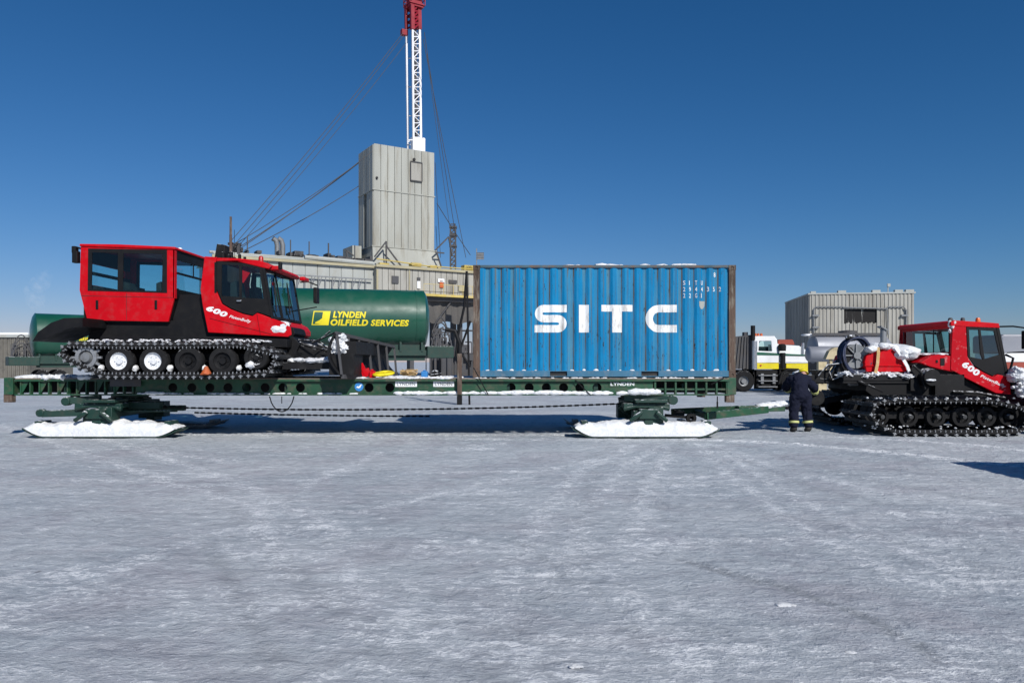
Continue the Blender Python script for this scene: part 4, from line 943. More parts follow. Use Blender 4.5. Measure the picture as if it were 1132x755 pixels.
b = MB(); b.plate([[(RN+.06,.02),(RF_-.06,.02),(RF_-.06,.98),(RN+.06,.98)]], ws2, 0, .008); b.build('windscreen', 'glass', catR)
b = MB()
for y in (RN+.03, RF_-.03): b.beam(ws2(y,0,0), ws2(y,1,0), .05, .07)
build_each(b, 'windscreen_pillar', 'black', catR)
for px, mt, r, y in ((1091,'lens',.055,RN+.35),(1072.5,'grate',.05,RN+.3),(1060,'grate',.055,RN+.35)):
    b = MB(); b.lathe([(0,.15),(r*.7,.145),(r,.11),(r*1.05,0),(0,0)], (rx(px), y, rz(357)), (0,0,1), 14); b.build('beacon' if mt == 'lens' else 'work_lamp', mt, catR, smooth=40)
b = MB(); b.tube([(rx(1103),RN+.1,rz(361)),(rx(1117),RN-.1,rz(361)),(rx(1125),RN-.25,rz(363)),(rx(1127),RN-.25,rz(372))], .02, 6); b.tube([(rx(1113),RN+.0,rz(390)),(rx(1127),RN-.25,rz(389))], .015, 6)
b.tube([(rx(1113),RN+.05,rz(392)),(rx(1117),RN-.1,rz(396)),(rx(1116),RN,rz(412))], .03, 6)
mr = b.build('mirror_arm', 'black', catR); b = MB(); b.bx(rx(1124), rx(1131), RN-.4, RN-.15, rz(386), rz(366)); b.build('mirror', 'black', mr, bevel=.02)
b = MB(); b.prism(px_poly([(1066,412),(1067,392),(1071,391),(1073,402),(1081,403),(1081,414)], RN), RN+.3, RN+.85); b.prism(px_poly([(1066,412),(1067,392),(1071,391),(1073,402),(1081,403),(1081,414)], RN), RF_-.85, RF_-.3)
b.prism(px_poly([(1100,414),(1101,404),(1108,405),(1110,414)], RN), RN+.3, RF_-.3); b.prism(px_poly([(1056,409),(1066,416),(1098,418),(1098,414),(1066,411),(1056,404)], RN), RN+.08, RF_-.08); b.build('cab_seats', 'interior', catR)
flank('lettering', '600', (1062.5,404.5), (1080,416.5), 7.5, .05, .1, parent=rside, D=RN)
flank('lettering', 'PistenBully', (1083,417.5), (1111,430), 4.2, .02, .2, parent=rside, D=RN)
# rear load: bed, red rounded tank with snow, straps, stack
b = MB(); b.bx(rx(934), rx(1008), RN+.1, RF_-.1, rz(424), rz(418)); b.bx(rx(934), rx(1008), RN+.08, RN+.14, rz(421), rz(414)); b.beam((rx(950),RN+.1,rz(421)), (rx(974),RN-.1,rz(433)), .05, .05)
b.beam((rx(905),RN+.6,rz(420)), (rx(940),RN+.6,rz(424)), .12, .12); b.beam((rx(905),RN+1.6,rz(420)), (rx(940),RN+1.6,rz(424)), .12, .12); b.beam((rx(905),RN+.4,rz(418)), (rx(905),RN+1.8,rz(418)), .14, .14)
b.beam((rx(910),RN+1.2,rz(420)), (rx(900),RN+1.2,rz(455)), .1, .14); b.beam((rx(965),RN+1.2,rz(440)), (rx(885),RN+1.0,rz(452)), .16, .16); b.lathe([(.05,-.1),(.14,-.1),(.14,.1),(.05,.1)], (rx(900),RN+.9,rz(449)), (0,1,0), 14)
b.lathe([(0,-.12),(.2,-.12),(.2,.12),(0,.12)], (rx(914),RN+.7,rz(441)), (0,1,0), 16)
b.build('rear_bed', 'blacksnow', catR, bevel=.01)
b = MB()
prof = [(962,411),(960,400),(962,393),(970,388),(985,386),(997,387),(1004,391),(1007,398),(1007,411)]
b.prism(px_poly(prof, RN), RN+.2, RF_-.5); b.bx(rx(959.5), rx(1008), RN+.17, RN+.21, rz(405), rz(403.5))
rt = b.build('load_tank', 'red', None, smooth=40, bevel=.05); tag(rt, 'rounded dark red tank strapped on the rear bed of the right groomer, snow on top', 'tank')
b = MB(); b.tube([P(976.5,386,19.2), P(976.5,364,19.2)], .075, 12); b.lathe([(0,0),(.15,0),(.13,.1),(.08,.13)], P(976.5,384,19.2), (0,0,1), 14); b.beam(P(972,361,19.2), P(979,365,19.2), .22, .03)
b.build('chimney', 'steel', rt, smooth=40)
for pts, m_n in (([(970.5,384),(971,390),(970,402),(966.5,418)],'strap'), ([(990,384),(995,391),(1003,405),(1008,420)],'white')):
    b = MB(); 
    for a, c in zip(pts[:-1], pts[1:]): b.beam(P(*a,RN+.12), P(*c,RN+.12), .075, .02, (0,1,0))
    tag(b.build('load_strap', m_n), 'tan webbing strap over the left of the red tank' if m_n == 'strap' else 'white webbing strap over the right of the red tank', 'strap')
b = MB()
c_ = P(984,391,RN+1.05); b.blob((c_.x,c_.y,c_.z), .56, 1.02, .25, 8, .12, 1.6, 4); b.blob((c_.x-.1,c_.y-.1,c_.z), .45, .95, .24, 18, .15, 2.2, 4)
for k in range(40):
    px = random.uniform(962,1005); yy = random.uniform(RN+.2,RF_-.6); top = 388-7*math.sin(math.pi*min(1,max(0,(px-960)/46)))
    b.blob((rx(px), yy, rz(top+1.5)), .16, .17, .09, k, .4, 2, 2)
for k in range(60): px = random.uniform(936,1007); b.blob((rx(px), RN+random.uniform(.1,.6), rz(414+random.uniform(-1.5,3))), .12*random.uniform(.4,1.5), .12, .05*random.uniform(.5,1.4), k, .7, 2, 3)
for k in range(16): b.blob((rx(random.uniform(903,917)), RN+random.uniform(.8,1.4), rz(random.uniform(413,428))), .12, .12, .10, k, .5, 2, 2)
for k in range(14): b.blob((rx(random.uniform(1030,1050)), RN+random.uniform(.1,.8), rz(391.5)), .12, .14, .03, k, .4, 2, 2)
for k in range(10): b.blob((rx(random.uniform(1052,1056)), RN+random.uniform(0,.1), rz(random.uniform(356,366))), .05, .05, .07, k, .4, 2, 1)
for k in range(70): b.blob((lx(random.uniform(965,1130)), TN+random.uniform(0,.5), random.choice((.86,.2,.16))+.02), .03, .04, .02, k, .4, 2, 1)
b.blob((rx(1024), RN-.22, rz(420)), .11, .04, .03, 1, .4, 2, 3)
tag(b.build('snow_lumps', 'snow', smooth=50), 'snow lying on the rear bed and red tank of the right groomer', 'snow', kind='stuff')
# front blade (mostly outside the frame) with snow
b = MB(); b.beam((rx(1112),RN+.6,.55), (rx(1140),RN+.6,.5), .14, .16); b.beam((rx(1112),RN+1.9,.55), (rx(1140),RN+1.9,.5), .14, .16)
vs = []
for j in range(9):
    v = j/8; vs += [(rx(1146)-.25*math.sin(v*math.pi), y, .1+v*1.05) for y in (17.0, 21.9)]
fs = [(2*j,2*j+1,2*j+3,2*j+2) for j in range(8)]; b.add(vs, fs); b.build('blade', 'black', catR)
b = MB(); b.bx(rx(1118), rx(1126), RN-.05, RN+.2, rz(436), rz(408)); b.lathe([(0,-.03),(.14,-.03),(.16,.1),(0,.12)], P(1127,421,RN-.1), (0,1,0), 16); b.build('front_lamp', 'blacksnow', catR)
b = MB()
for px, py in ((1121,417),(1127,418),(1132,424),(1129,432),(1135,420),(1123,411)): b.blob(P(px,py,18.0), .12, .2, .13, px, .35, 1.6, 4)
for k in range(40): b.blob(P(random.uniform(1118,1134), random.uniform(409,438), 18.0)+Vector((0,random.uniform(-.15,.1),0)), .045, .06, .035, k, .6, 2, 2)
tag(b.build('snow_heap', 'snow', smooth=50), 'snow packed on the front of the right groomer at the picture edge', 'snow', kind='stuff')
# cable coil on the rear
b = MB(); cc = P(946,393,RN+.35)
for k in range(7):
    ra, rb_ = .36+random.uniform(-.02,.03), .42+random.uniform(-.03,.03); ph = random.uniform(-.04,.04)
    b.tube([cc+Vector((ra*math.cos(t)+ph, .05*k-.1+.03*math.sin(3*t+k), rb_*math.sin(t)+ph)) for t in [j*math.pi/14 for j in range(28)]], .026, 6, True)
b.build
coil = b.build('cable_coil', 'bluecable', smooth=60); tag(coil, 'big upright coil of blue black cable on the rear of the right groomer', 'cable coil')
b = MB(); b.lathe([(.08,-.1),(.3,-.12),(.3,-.06),(.1,-.04),(.1,.1),(.3,.12),(.3,.18),(.08,.2)], cc+Vector((0,.1,-.02)), (.15,1,0), 24)
for k in range(8):
    a = k*math.pi/4; b.beam(cc+Vector((0,-.03,0)), cc+Vector((.3*math.cos(a),-.03,.3*math.sin(a))), .03, .03, (0,1,0))
b.lathe([(0,-.1),(.09,-.1),(.09,0)], cc, (0,1,0), 12); b.beam(cc+Vector((0,.1,-.1)), cc+Vector((.02,.2,-.75)), .2, .14); b.build('reel', 'steel', coil, smooth=30)
b = MB(); b.tube([P(938,374,18.6),P(946,371,18.5),P(956,376,18.5),P(962,386,18.4)], .03, 6); b.blob(P(941,373.5,18.5), .14, .1, .08, 3); b.beam(P(928,412,18.6),P(938,384,18.6), .2, .2); b.beam(P(918,420,18.7),P(932,398,18.7), .16, .2); b.tube([P(905,416,18.5),P(915,404,18.5),P(930,402,18.5),P(936,415,18.5)], .03, 6)
b.tube([P(925,398,18.7),P(916,408,18.6),P(920,420,18.5),P(932,416,18.5)], .025, 6); b.bx(P(902,0,18.8).x, P(914,0,18.8).x, 18.7, 19.3, P(0,418,18.8).z, P(0,409,18.8).z)
b.build('winch_bracket', 'blacksnow', coil, smooth=40)

# ------------------------------------------------------------------ worker bending at the hitch
def skin_obj(name, verts, edges, radii, mat, parent=None, sub=2, root=0):
    me = bpy.data.meshes.new(name); o = Vector(verts[root]) if parent is None else WP[parent]
    me.from_pydata([Vector(v)-o for v in verts], edges, []); me.materials.append(M[mat])
    ob = bpy.data.objects.new(name, me); C.objects.link(ob); WP[ob] = o
    if parent: ob.parent = parent; ob.location = (0,0,0)
    else: ob.location = o
    s = ob.modifiers.new('skin', 'SKIN'); s.use_smooth_shade = True; ly = me.skin_vertices[0] if me.skin_vertices else None
    if ly is None: 
        bpy.context.view_layer.objects.active = ob
        me.skin_vertices
    for i, r in enumerate(radii):
        sv = me.skin_vertices[0].data[i]; sv.radius = (r, r) if not isinstance(r, tuple) else r; sv.use_root = (i == root)
    m = ob.modifiers.new('sub', 'SUBSURF'); m.levels = sub; m.render_levels = sub
    return ob
PX, PY = 7.14, 18.35
per = tag(empty('person', (PX, PY, 0)), 'worker in navy coverall with lime reflective bands, seen from behind, bending over the hitch', 'person')
j = dict(pel=(PX,PY,.93), wa=(PX+.02,PY+.06,1.1), ch=(PX+.07,PY+.24,1.28), sh=(PX+.09,PY+.42,1.36), nk=(PX+.16,PY+.52,1.37),
         hl=(PX-.13,PY,.87), kl=(PX-.155,PY+.04,.5), al=(PX-.17,PY-.01,.13), tl=(PX-.17,PY+.13,.06),
         hr=(PX+.13,PY,.87), kr=(PX+.165,PY+.05,.5), ar=(PX+.19,PY+.0,.13), tr=(PX+.2,PY+.14,.06),
         sl=(PX-.13,PY+.32,1.25), el=(PX-.16,PY+.58,1.08), wl=(PX+.02,PY+.78,.98),
         sr=(PX+.29,PY+.28,1.23), er=(PX+.44,PY+.22,1.08), wr=(PX+.52,PY+.42,.90))
names = ['pel','wa','ch','sh','nk','hl','kl','al','hr','kr','ar','sl','el','wl','sr','er','wr']
rad = dict(pel=(.23,.21), wa=(.27,.22), ch=(.28,.22), sh=(.23,.17), nk=.09, hl=.155, kl=.135, al=.115, hr=.155, kr=.135, ar=.115, sl=.125, el=.095, wl=.065, sr=.13, er=.10, wr=.065)
E = [('pel','wa'),('wa','ch'),('ch','sh'),('sh','nk'),('pel','hl'),('hl','kl'),('kl','al'),('pel','hr'),('hr','kr'),('kr','ar'),('sh','sl'),('sl','el'),('el','wl'),('sh','sr'),('sr','er'),('er','wr')]
b = MB()
def limb(pts, rs, seg=20):
    n_ = 6; P_ = []; R_ = []
    for (a, c), (ra, rc) in zip(zip(pts[:-1], pts[1:]), zip(rs[:-1], rs[1:])):
        for k in range(n_): P_.append(Vector(a).lerp(Vector(c), k/n_)); R_.append(ra+(rc-ra)*k/n_)
    P_.append(Vector(pts[-1])); R_.append(rs[-1]); b.tube(P_, R_, seg)
    for p, r in zip(pts, rs): b.blob(p, r, r, r, 1, 0, 1, 3)
limb([(PX-.03,PY,.90), (PX+.0,PY+.06,1.08), (PX+.05,PY+.22,1.25), (PX+.09,PY+.36,1.30), (PX+.14,PY+.50,1.33)], [.19,.195,.21,.17,.09], 28)
limb([(PX-.10,PY,.90), (PX-.10,PY,.90)], [.16,.16]) if False else None
b.blob((PX-.0,PY-.02,.92), .235, .19, .17, 1, .03, 2, 4); b.blob((PX+.08,PY+.27,1.27), .30, .20, .17, 2, .03, 2, 4)
for s_ in ('l','r'):
    limb([j['h'+s_], j['k'+s_], Vector(j['a'+s_])+Vector((0,0,.06))], [.150,.122,.108])
    limb([j['s'+s_], j['e'+s_], j['w'+s_]], [.125,.098,.068])
body = b.build('coverall', 'navy', per, smooth=180)
rm_ = body.modifiers.new('join', 'REMESH'); rm_.mode = 'VOXEL'; rm_.voxel_size = .016; rm_.use_smooth_shade = True
sm_ = body.modifiers.new('soften', 'SMOOTH'); sm_.iterations = 6; sm_.factor = .6
tx_ = bpy.data.textures.new('folds', 'CLOUDS'); tx_.noise_scale = .09; dm = body.modifiers.new('folds', 'DISPLACE'); dm.texture = tx_; dm.strength = .05; dm.mid_level = .5
for s_ in ('l','r'):
    skin_obj('boot', [j['a'+s_], Vector(j['a'+s_])-Vector((0,.01,.07)), Vector(j['a'+s_])+Vector((0,.06,-.085)), Vector(j['a'+s_])+Vector((0.01,.19,-.095))], [(0,1),(1,2),(2,3)], [.10,.08,.07,.055], 'bootblack', per)
    a, k_ = Vector(j['a'+s_]), Vector(j['k'+s_]); q0, q1 = a.lerp(k_, .24), a.lerp(k_, .38)
    b = MB(); b.tube([q0, q1], .124, 20); b.build('ankle_band', 'hivis', per, smooth=40)
    e_, w2 = Vector(j['e'+s_]), Vector(j['w'+s_]); b = MB(); b.tube([e_.lerp(w2,.35), e_.lerp(w2,.62)], .096, 20); b.build('sleeve_band', 'hivis', per, smooth=40)
    # gloved hand: palm, four fingers and a thumb closing on the hitch line
    dv = (w2-e_).normalized(); side = dv.cross(Vector((0,0,1))).normalized(); dn = side.cross(dv)
    pv = [w2, w2+dv*.05, w2+dv*.09]; pe = [(0,1),(1,2)]; pr = [.035,.042,.036]
    hand = skin_obj('glove', pv, pe, pr, 'bootblack', per)
    for f_i, (off, ln) in enumerate(((-.033,.07),(-.011,.08),(.011,.075),(.033,.06))):
        b0 = w2+dv*.085+side*off; skin_obj('finger', [b0, b0+dv*ln*.5, b0+dv*ln*.85-dn*ln*.35, b0+dv*ln*.8-dn*ln*.75], [(0,1),(1,2),(2,3)], [.0105,.010,.0095,.008], 'bootblack', hand)
    th0 = w2+dv*.03-side*.035; skin_obj('thumb', [th0, th0+dv*.03-side*.025, th0+dv*.06-side*.02-dn*.02], [(0,1),(1,2)], [.013,.0115,.0095], 'bootblack', hand)
b = MB()
hc = Vector((PX+.30,PY+.62,1.41)); fw_ = Vector((.25,.75,-.6)).normalized(); up_ = Vector((.15,.55,.8)); up_ = (up_-fw_*up_.dot(fw_)).normalized(); rt_ = fw_.cross(up_)
def HT(v): return hc+rt_*v.x+fw_*v.y+up_*v.z
hb = MB(); hb.T = HT; hb.blob((0,0,0), .078, .095, .115, 1, .04, 2, 3); hb.blob((0,.095,-.02), .013, .02, .025, 2, .05, 2, 2); hb.blob((0,.083,-.065), .026, .01, .008, 2, .05, 2, 2); hb.blob((-.08,0,-.01), .01, .02, .03, 1, .05, 2, 2); hb.blob((.08,0,-.01), .01, .02, .03, 1, .05, 2, 2)
hb.tube([(0,-.02,-.08),(0,-.05,-.16)], .055, 12)
hd = hb.build('head', 'skin', per, smooth=60)
eb = MB(); eb.T = HT
for s_ in (-1,1): eb.blob((s_*.03,.083,.01), .012, .008, .008, 1, .02, 2, 2)
eb.build('eyes', 'bootblack', hd, smooth=60)
cb = MB(); cb.T = HT; cb.lathe([(.115,.03),(.11,.035),(.1,.06),(.093,.1),(.06,.14),(0,.155)], (0,0,0), (0,0,1), 20); cb.lathe([(.14,.025),(.14,.035),(.09,.035)], (0,.02,0), (0,0,1), 20)
cb.build('hard_hat', 'truckyellow', hd, smooth=50)
# ------------------------------------------------------------------ tank trailers
def tanker(px0, py_top, D, th, Ln, label, logo_s, logo_u, textw, dia_z, full=True):
    O = P(px0, py_top, D); O.z = 0; c, s = math.cos(R(th)), math.sin(R(th))
    T = lambda v: Vector((O.x+v.x*c-v.y*s, O.y+v.x*s+v.y*c, v.z))
    root = tag(empty('tank_trailer', (O.x, O.y, 0)), label, 'tank trailer', 'green tank trailers')
    ztop = H+(HY-py_top)/F*D; zbot = dia_z; r = (ztop-zbot)/2; zc = (ztop+zbot)/2; yc = r
    b = MB(T); b.lathe([(0,-.35),(r*.5,-.3),(r*.85,-.16),(r,0),(r,.02),(r,Ln),(r*.85,Ln+.16),(r*.5,Ln+.3),(0,Ln+.35)], (0,yc,zc), (1,0,0), 64)
    tank = b.build('tank', 'tankgreen', root, smooth=50)
    b = MB(T)
    for t in (.0, Ln*.94): b.lathe([(r+.003,t),(r+.02,t+.01),(r+.02,t+.06),(r+.003,t+.07)], (0,yc,zc), (1,0,0), 64)
    build_each(b, 'tank_band', 'tankgreen', tank, smooth=40)
    # emblem and words wrapped on the barrel
    def wrap(u0, ang0): return lambda u, v: T(Vector((u0+u, yc-(r+.012)*math.cos((ang0+v)/r), zc+(r+.012)*math.sin((ang0+v)/r))))
    k = logo_s; hc = [i*.08*k for i in range(1, 30)]
    a0 = -.52*k
    sh = lambda pts: [(x*k+y*k*.15, y*k) for x, y in pts]
    geo_obj('emblem', sh([(0,0),(1.0,0),(1.0,.86),(0,.86),(.06,.06),(.94,.06),(.94,.8),(.06,.8)]), [[0,1,5,4],[1,2,6,5],[2,3,7,6],[3,0,4,7]], 'yellow', tank, wrap(logo_u, a0), (), hc)
    geo_obj('emblem', sh([(.56,.06),(.94,.06),(.94,.8),(.56,.8),(.56,.42),(.42,.3),(.2,.18),(.2,.1)]), [[0,1,2,3,4,5,6,7]], 'yellow', tank, wrap(logo_u, a0), (), hc)
    text_obj('lettering', 'LYNDEN', 'yellow', tank, wrap(logo_u+1.16*k+.1*k, a0+.46*k), textw*.42, .40*k, .045, .2, (), hc)
    text_obj('lettering', 'OILFIELD SERVICES', 'yellow', tank, wrap(logo_u+1.12*k, a0-.02*k), textw, .40*k, .045, .2, (), hc)
    b = MB(T); b.bx(-.8, Ln+1.6, .35, .55, zbot-.45, zbot-.12); b.bx(-.8, Ln+1.6, 2*r-.55, 2*r-.35, zbot-.45, zbot-.12)
    for t in range(8): x = .2+t*(Ln-.4)/7; b.bx(x-.06, x+.06, .3, 2*r-.3, zbot-.2, zbot+.35)
    b.bx(0, Ln, .56, .62, zbot-.75, zbot+.2)
    b.build('trailer_frame', 'dkgreen', root)
    for sgn, xs_ in ((1, [.4, 1.6]) if not full else (1, [Ln-.9, Ln-2.2, 1.0]),):
        for x in xs_:
            for y in (.25, 2*r-.25):
                wb = MB(T); wb.lathe([(.28,-.2),(.48,-.2),(.54,-.12),(.54,.12),(.48,.2),(.28,.2)], (x,y,.54), (0,1,0), 28); wo = wb.build('wheel', 'rubber', root, smooth=40)
                wb = MB(T); wb.lathe([(.28,-.16),(.2,-.06),(.1,-.06),(.1,-.15),(0,-.15)], (x,y,.54), (0,1,0), 20); wb.build('rim', 'steel', wo, smooth=40)
    b = MB(T)
    b.bx(Ln+.1 if full else -1.9, Ln+1.7 if full else .2, .15, 2*r-.2, zbot-.6, zbot+.12)
    b.build('gear_box', 'dkgreen', root, bevel=.04)
    b = MB(T); rnd = random.Random(int(px0))
    xa, xb = (Ln+.35, Ln+1.6) if full else (-1.7, -.3)
    for k_ in range(16):
        x = rnd.uniform(xa, xb); y = rnd.uniform(.2, 1.8); z = zbot+rnd.uniform(0, 1.3); w_ = rnd.uniform(.1,.4)
        b.tube([(x,y,zbot-.1),(x,y,z),(x+w_,y+.1,z+.08)], rnd.uniform(.03,.07), 6)
    for k_ in range(3):
        b.tube([(xa+(xb-xa)*t, .3+.3*k_, zbot+.1+(1.1+.35*k_)*math.sin(math.pi*t)**.7) for t in [i/12 for i in range(13)]], .045, 6)
    b.lathe([(.12,-.04),(.16,-.04),(.16,.04),(.12,.04)], (xa+.2,.3,zbot+1.0), (0,1,0), 14)
    b.build('pipework', 'grate', root, smooth=40)
    return root
tanker(290, 314.5, 42.5, 12, 9.35, 'large green tank trailer with yellow lettering, right of the groomer cab', .96, 2.72, 4.55, H+(HY-384)/F*42.5)
tanker(41, 345, 60, 38, 8.5, 'smaller looking green tank trailer at far left behind the groomer tracks', .75, 1.0, 2.2, H+(HY-396)/F*60, False)

# ------------------------------------------------------------------ drilling rig
TH = 31; cT, sT = math.cos(R(TH)), math.sin(R(TH)); RO = P(413, 400, 88); RO.z = 0
def RT(v): return Vector((RO.x+v.x*cT-v.y*sT, RO.y+v.x*sT+v.y*cT, v.z))
def RFp(px, py, v):
    k = (px-CX)/F; u = (k*(RO.y+v*cT)-RO.x+v*sT)/(cT-k*sT); D = RO.y+u*sT+v*cT; return u, H+(HY-py)/F*D
rig = tag(empty('drilling_rig', RO), 'tall grey clad drilling rig tower with white lattice mast and red crown', 'drilling rig')
uw, _ = RFp(480, 168, 0); zt = RFp(413,159,0)[1]; z1 = RFp(413,210,0)[1]; z0 = RFp(413,273,0)[1]; zs = RFp(413,294,0)[1]; DV = 5.0
b = MB(RT)
npan = 9
def clad(b, u0, u1, v, za, zb_, n, face='f', lap=.05):
    for k in range(n):
        a = u0+(u1-u0)*k/n; c = u0+(u1-u0)*(k+1)/n; o_ = lap*(k%2)
        if face == 'f': b.bx(a, c-.06, v-.12-o_*.2, v, za, zb_)
        else: b.bx(v-.12-o_*.2, v, a, c-.06, za, zb_)
clad(b, 0, uw, 0, z1+.12, zt, npan); clad(b, 0, uw, 0, z0+.12, z1-.03, npan)
clad(b, 0, DV, -.0, z1+.12, zt-.1, 5, 'l'); clad(b, 0, DV*.42, 0, z0+.12, z1-.03, 2, 'l'); clad(b, DV*.62, DV, 0, z0+.12, z1-.03, 2, 'l')
b.bx(.01, uw-.01, .01, DV-.01, z1+.12, zt-.2); b.bx(.01+.8, uw-.01, .01, DV-.01, z0, z1+.11); b.bx(.01,.8,.02,DV*.4,z0,z1); b.bx(.01,.8,DV*.64,DV-.02,z0,z1)
b.bx(-.2, uw+.05, -.2, DV, z1-.02, z1+.1); 
tow = b.build('tower_cladding', 'cladding', rig)
b = MB(RT); vs = [(-.25,-.3,z0+.1),(uw+.1,-.3,z0+.1),(uw+.9,-1.3,zs-1.5),(-.5,-1.3,zs-1.5),(-.25,DV,z0+.1),(uw+.1,DV,z0+.1),(uw+.9,DV+.5,zs-1.5),(-1.1,DV+.5,zs-1.5)]
b.add(vs, [(0,1,2,3),(1,5,6,2),(5,4,7,6),(4,0,3,7),(0,4,5,1),(3,2,6,7)]); b.bx(-.35, uw+.2, -.4, DV+.1, z0+.0, z0+.12)
b.build('tower_skirt', 'cladding', rig)
ha, hz = RFp(453,200,0); hb_, hz2 = RFp(465.5,181,0)
b = MB(RT); b.bx(ha, hb_, -.24, -.18, hz, hz2); hat = b.build('hatch', 'shed', tow)
b = MB(RT)
for a, c in (((ha,hz),(hb_,hz)),((ha,hz2),(hb_,hz2)),((ha,hz),(ha,hz2)),((hb_,hz),(hb_,hz2))): b.beam((a[0],-.28,a[1]), (c[0],-.28,c[1]), .10, .12)
b.build('hatch_frame', 'grate', hat)
b = MB(RT); u_, z_ = RFp(415,197,0); b.lathe([(0,-.3),(.14,-.3),(.14,-.1)], (u_+.1,0,z_), (0,1,0), 10); u_, z_ = RFp(457,177,0); b.lathe([(0,-.3),(.18,-.3),(.18,-.1)], (u_,0,z_), (0,1,0), 10); build_each(b, 'vent_hole', 'interior', tow)
# loose panels and braces at the foot
b = MB(RT)
for (pa,pb) in (((414,284),(427,267)),((427,267),(427,298)),((427,272),(444,295)),((481,277),(496,262)),((483,280),(488,296)),((496,262),(500,283)),((481,279),(491,280)),((383,277),(391,283)),((383,277),(384,288))):
    a = RFp(*pa,-1.6); c = RFp(*pb,-1.6); b.beam((a[0],-1.6,a[1]), (c[0],-1.6,c[1]), .15, .15)
build_each(b, 'foot_brace', 'grate', rig)
b = MB(RT); a = RFp(388,272,2); c = RFp(398,287,2); b.bx(a[0], c[0], 1.5, 5, c[1]-1, a[1]); b.build('side_lean_to', 'cladding', rig)
# mast
VM = 3.2
def mpt(px, py, v): u, z = RFp(px, py, v); return Vector((u, v, z))
legs = {}
b = MB(RT); red0 = 33
def legline(pxb, pxt, v, w_):
    lo_, hi_ = mpt(pxb, 168, v), mpt(pxt, red0, v); return lo_, hi_
LG = [(452.0,449.2,VM+1.6,.24),(457.6,456.0,VM,.24),(466.0,463.8,VM+.6,.27),(461.5,459.5,VM+2.2,.18)]
pts = []
for pb_, pt_, v, w_ in LG:
    a, c = legline(pb_, pt_, v, w_); a.z -= 8; b.beam(a, c, w_, w_, (0,1,0)); a.z += 8; pts.append((a, c))
mast = b.build('mast', 'mastwhite', rig)
b = MB(RT); nb = 17
for k in range(nb):
    t0, t1 = k/nb, (k+1)/nb
    for i, jx in ((1,2),(2,3)):
        a0, a1 = pts[i][0].lerp(pts[i][1], t0), pts[i][0].lerp(pts[i][1], t1); c0, c1 = pts[jx][0].lerp(pts[jx][1], t0), pts[jx][0].lerp(pts[jx][1], t1)
        b.beam(a0, c0, .11, .11, (0,1,0)); b.beam(a0 if k%2 else c0, c1 if k%2 else a1, .10, .10, (0,1,0))
    if k%4 == 1: b.beam(pts[0][0].lerp(pts[0][1], t0), pts[3][0].lerp(pts[3][1], t0), .1, .1); 
b.build('lattice', 'mastwhite', mast)
b = MB(RT); rr = random.Random(4)
for k in range(60):
    t = rr.random(); p = pts[1][0].lerp(pts[2][0], rr.uniform(.3,.7)).lerp(pts[1][1].lerp(pts[2][1], .5), t); b.bx(p.x-.2, p.x+.2, p.y+.4, p.y+.9, p.z, p.z+rr.uniform(.4,1.6))
b.tube([pts[1][0].lerp(pts[2][0],.5)+Vector((0,1,0)), pts[1][1].lerp(pts[2][1],.5)+Vector((0,1,0))], .12, 6)
b.build('mast_gear', 'grate', mast)
b = MB(RT)  # red top section
tops = [mpt(448.5,6,VM+1.6), mpt(455.5,6,VM), mpt(463.2,6,VM+.6), mpt(459,6,VM+2.2)]
for (a, c), tpt, w_ in zip(pts, tops, (.34,.45,.45,.3)): b.beam(c, tpt, w_, w_, (0,1,0))
for k in range(4):
    for i, jx in ((1,2),(0,3)):
        a = pts[i][1].lerp(tops[i], k/4); c = pts[jx][1].lerp(tops[jx], (k+1)/4); b.beam(a, c, .2, .2); b.beam(pts[i][1].lerp(tops[i],(k+1)/4), c, .2, .2)
ct = mpt(458,7,VM+1); b.bx(ct.x-.9, ct.x+.9, ct.y-.9, ct.y+.9, ct.z-.4, ct.z+.1); b.bx(ct.x-.7, ct.x+.7, ct.y-.8, ct.y+.8, ct.z+.1, ct.z+1.2)
b.bx(ct.x-.45, ct.x+.4, ct.y-.4, ct.y+.4, ct.z-3.0, ct.z-.6); b.lathe([(0,-.15),(.6,-.15),(.6,.15),(0,.15)], (ct.x, ct.y-.6, ct.z+1.0), (0,1,0), 16)
a = mpt(446,36,VM+1.6); b.bx(a.x-.3, a.x+.5, a.y-.3, a.y+.3, a.z-.4, a.z+.3)
crown = b.build('crown', 'mastred', mast)
b = MB(RT)
for s1 in (-1.05,1.05):
    for s2_ in (-1.0,0,1.0): b.beam((ct.x+s1, ct.y+s2_, ct.z-.1), (ct.x+s1, ct.y+s2_, ct.z+1.2), .09, .09)
for z_ in (-.1,.6,1.2):
    for s1 in (-1.05,1.05): b.beam((ct.x+s1,ct.y-1.0,ct.z+z_), (ct.x+s1,ct.y+1.0,ct.z+z_), .09, .09); b.beam((ct.x-1.05,ct.y+s1*.94,ct.z+z_), (ct.x+1.05,ct.y+s1*.94,ct.z+z_), .09, .09)
b.build('crown_railing', 'mastred', crown)
a, c = mpt(451,155,VM), mpt(470,155,VM); b = MB(RT); b.beam(a, c, .12, .12); a, c = mpt(450,157,VM+1), mpt(469,153,VM+1); b.beam(a, c, .12, .12); b.bx(pts[1][0].x-.2, pts[2][0].x+.2, VM-.1, VM+.6, pts[1][0].z, pts[1][0].z+1.9); b.build('mast_collar', 'mastwhite', mast)
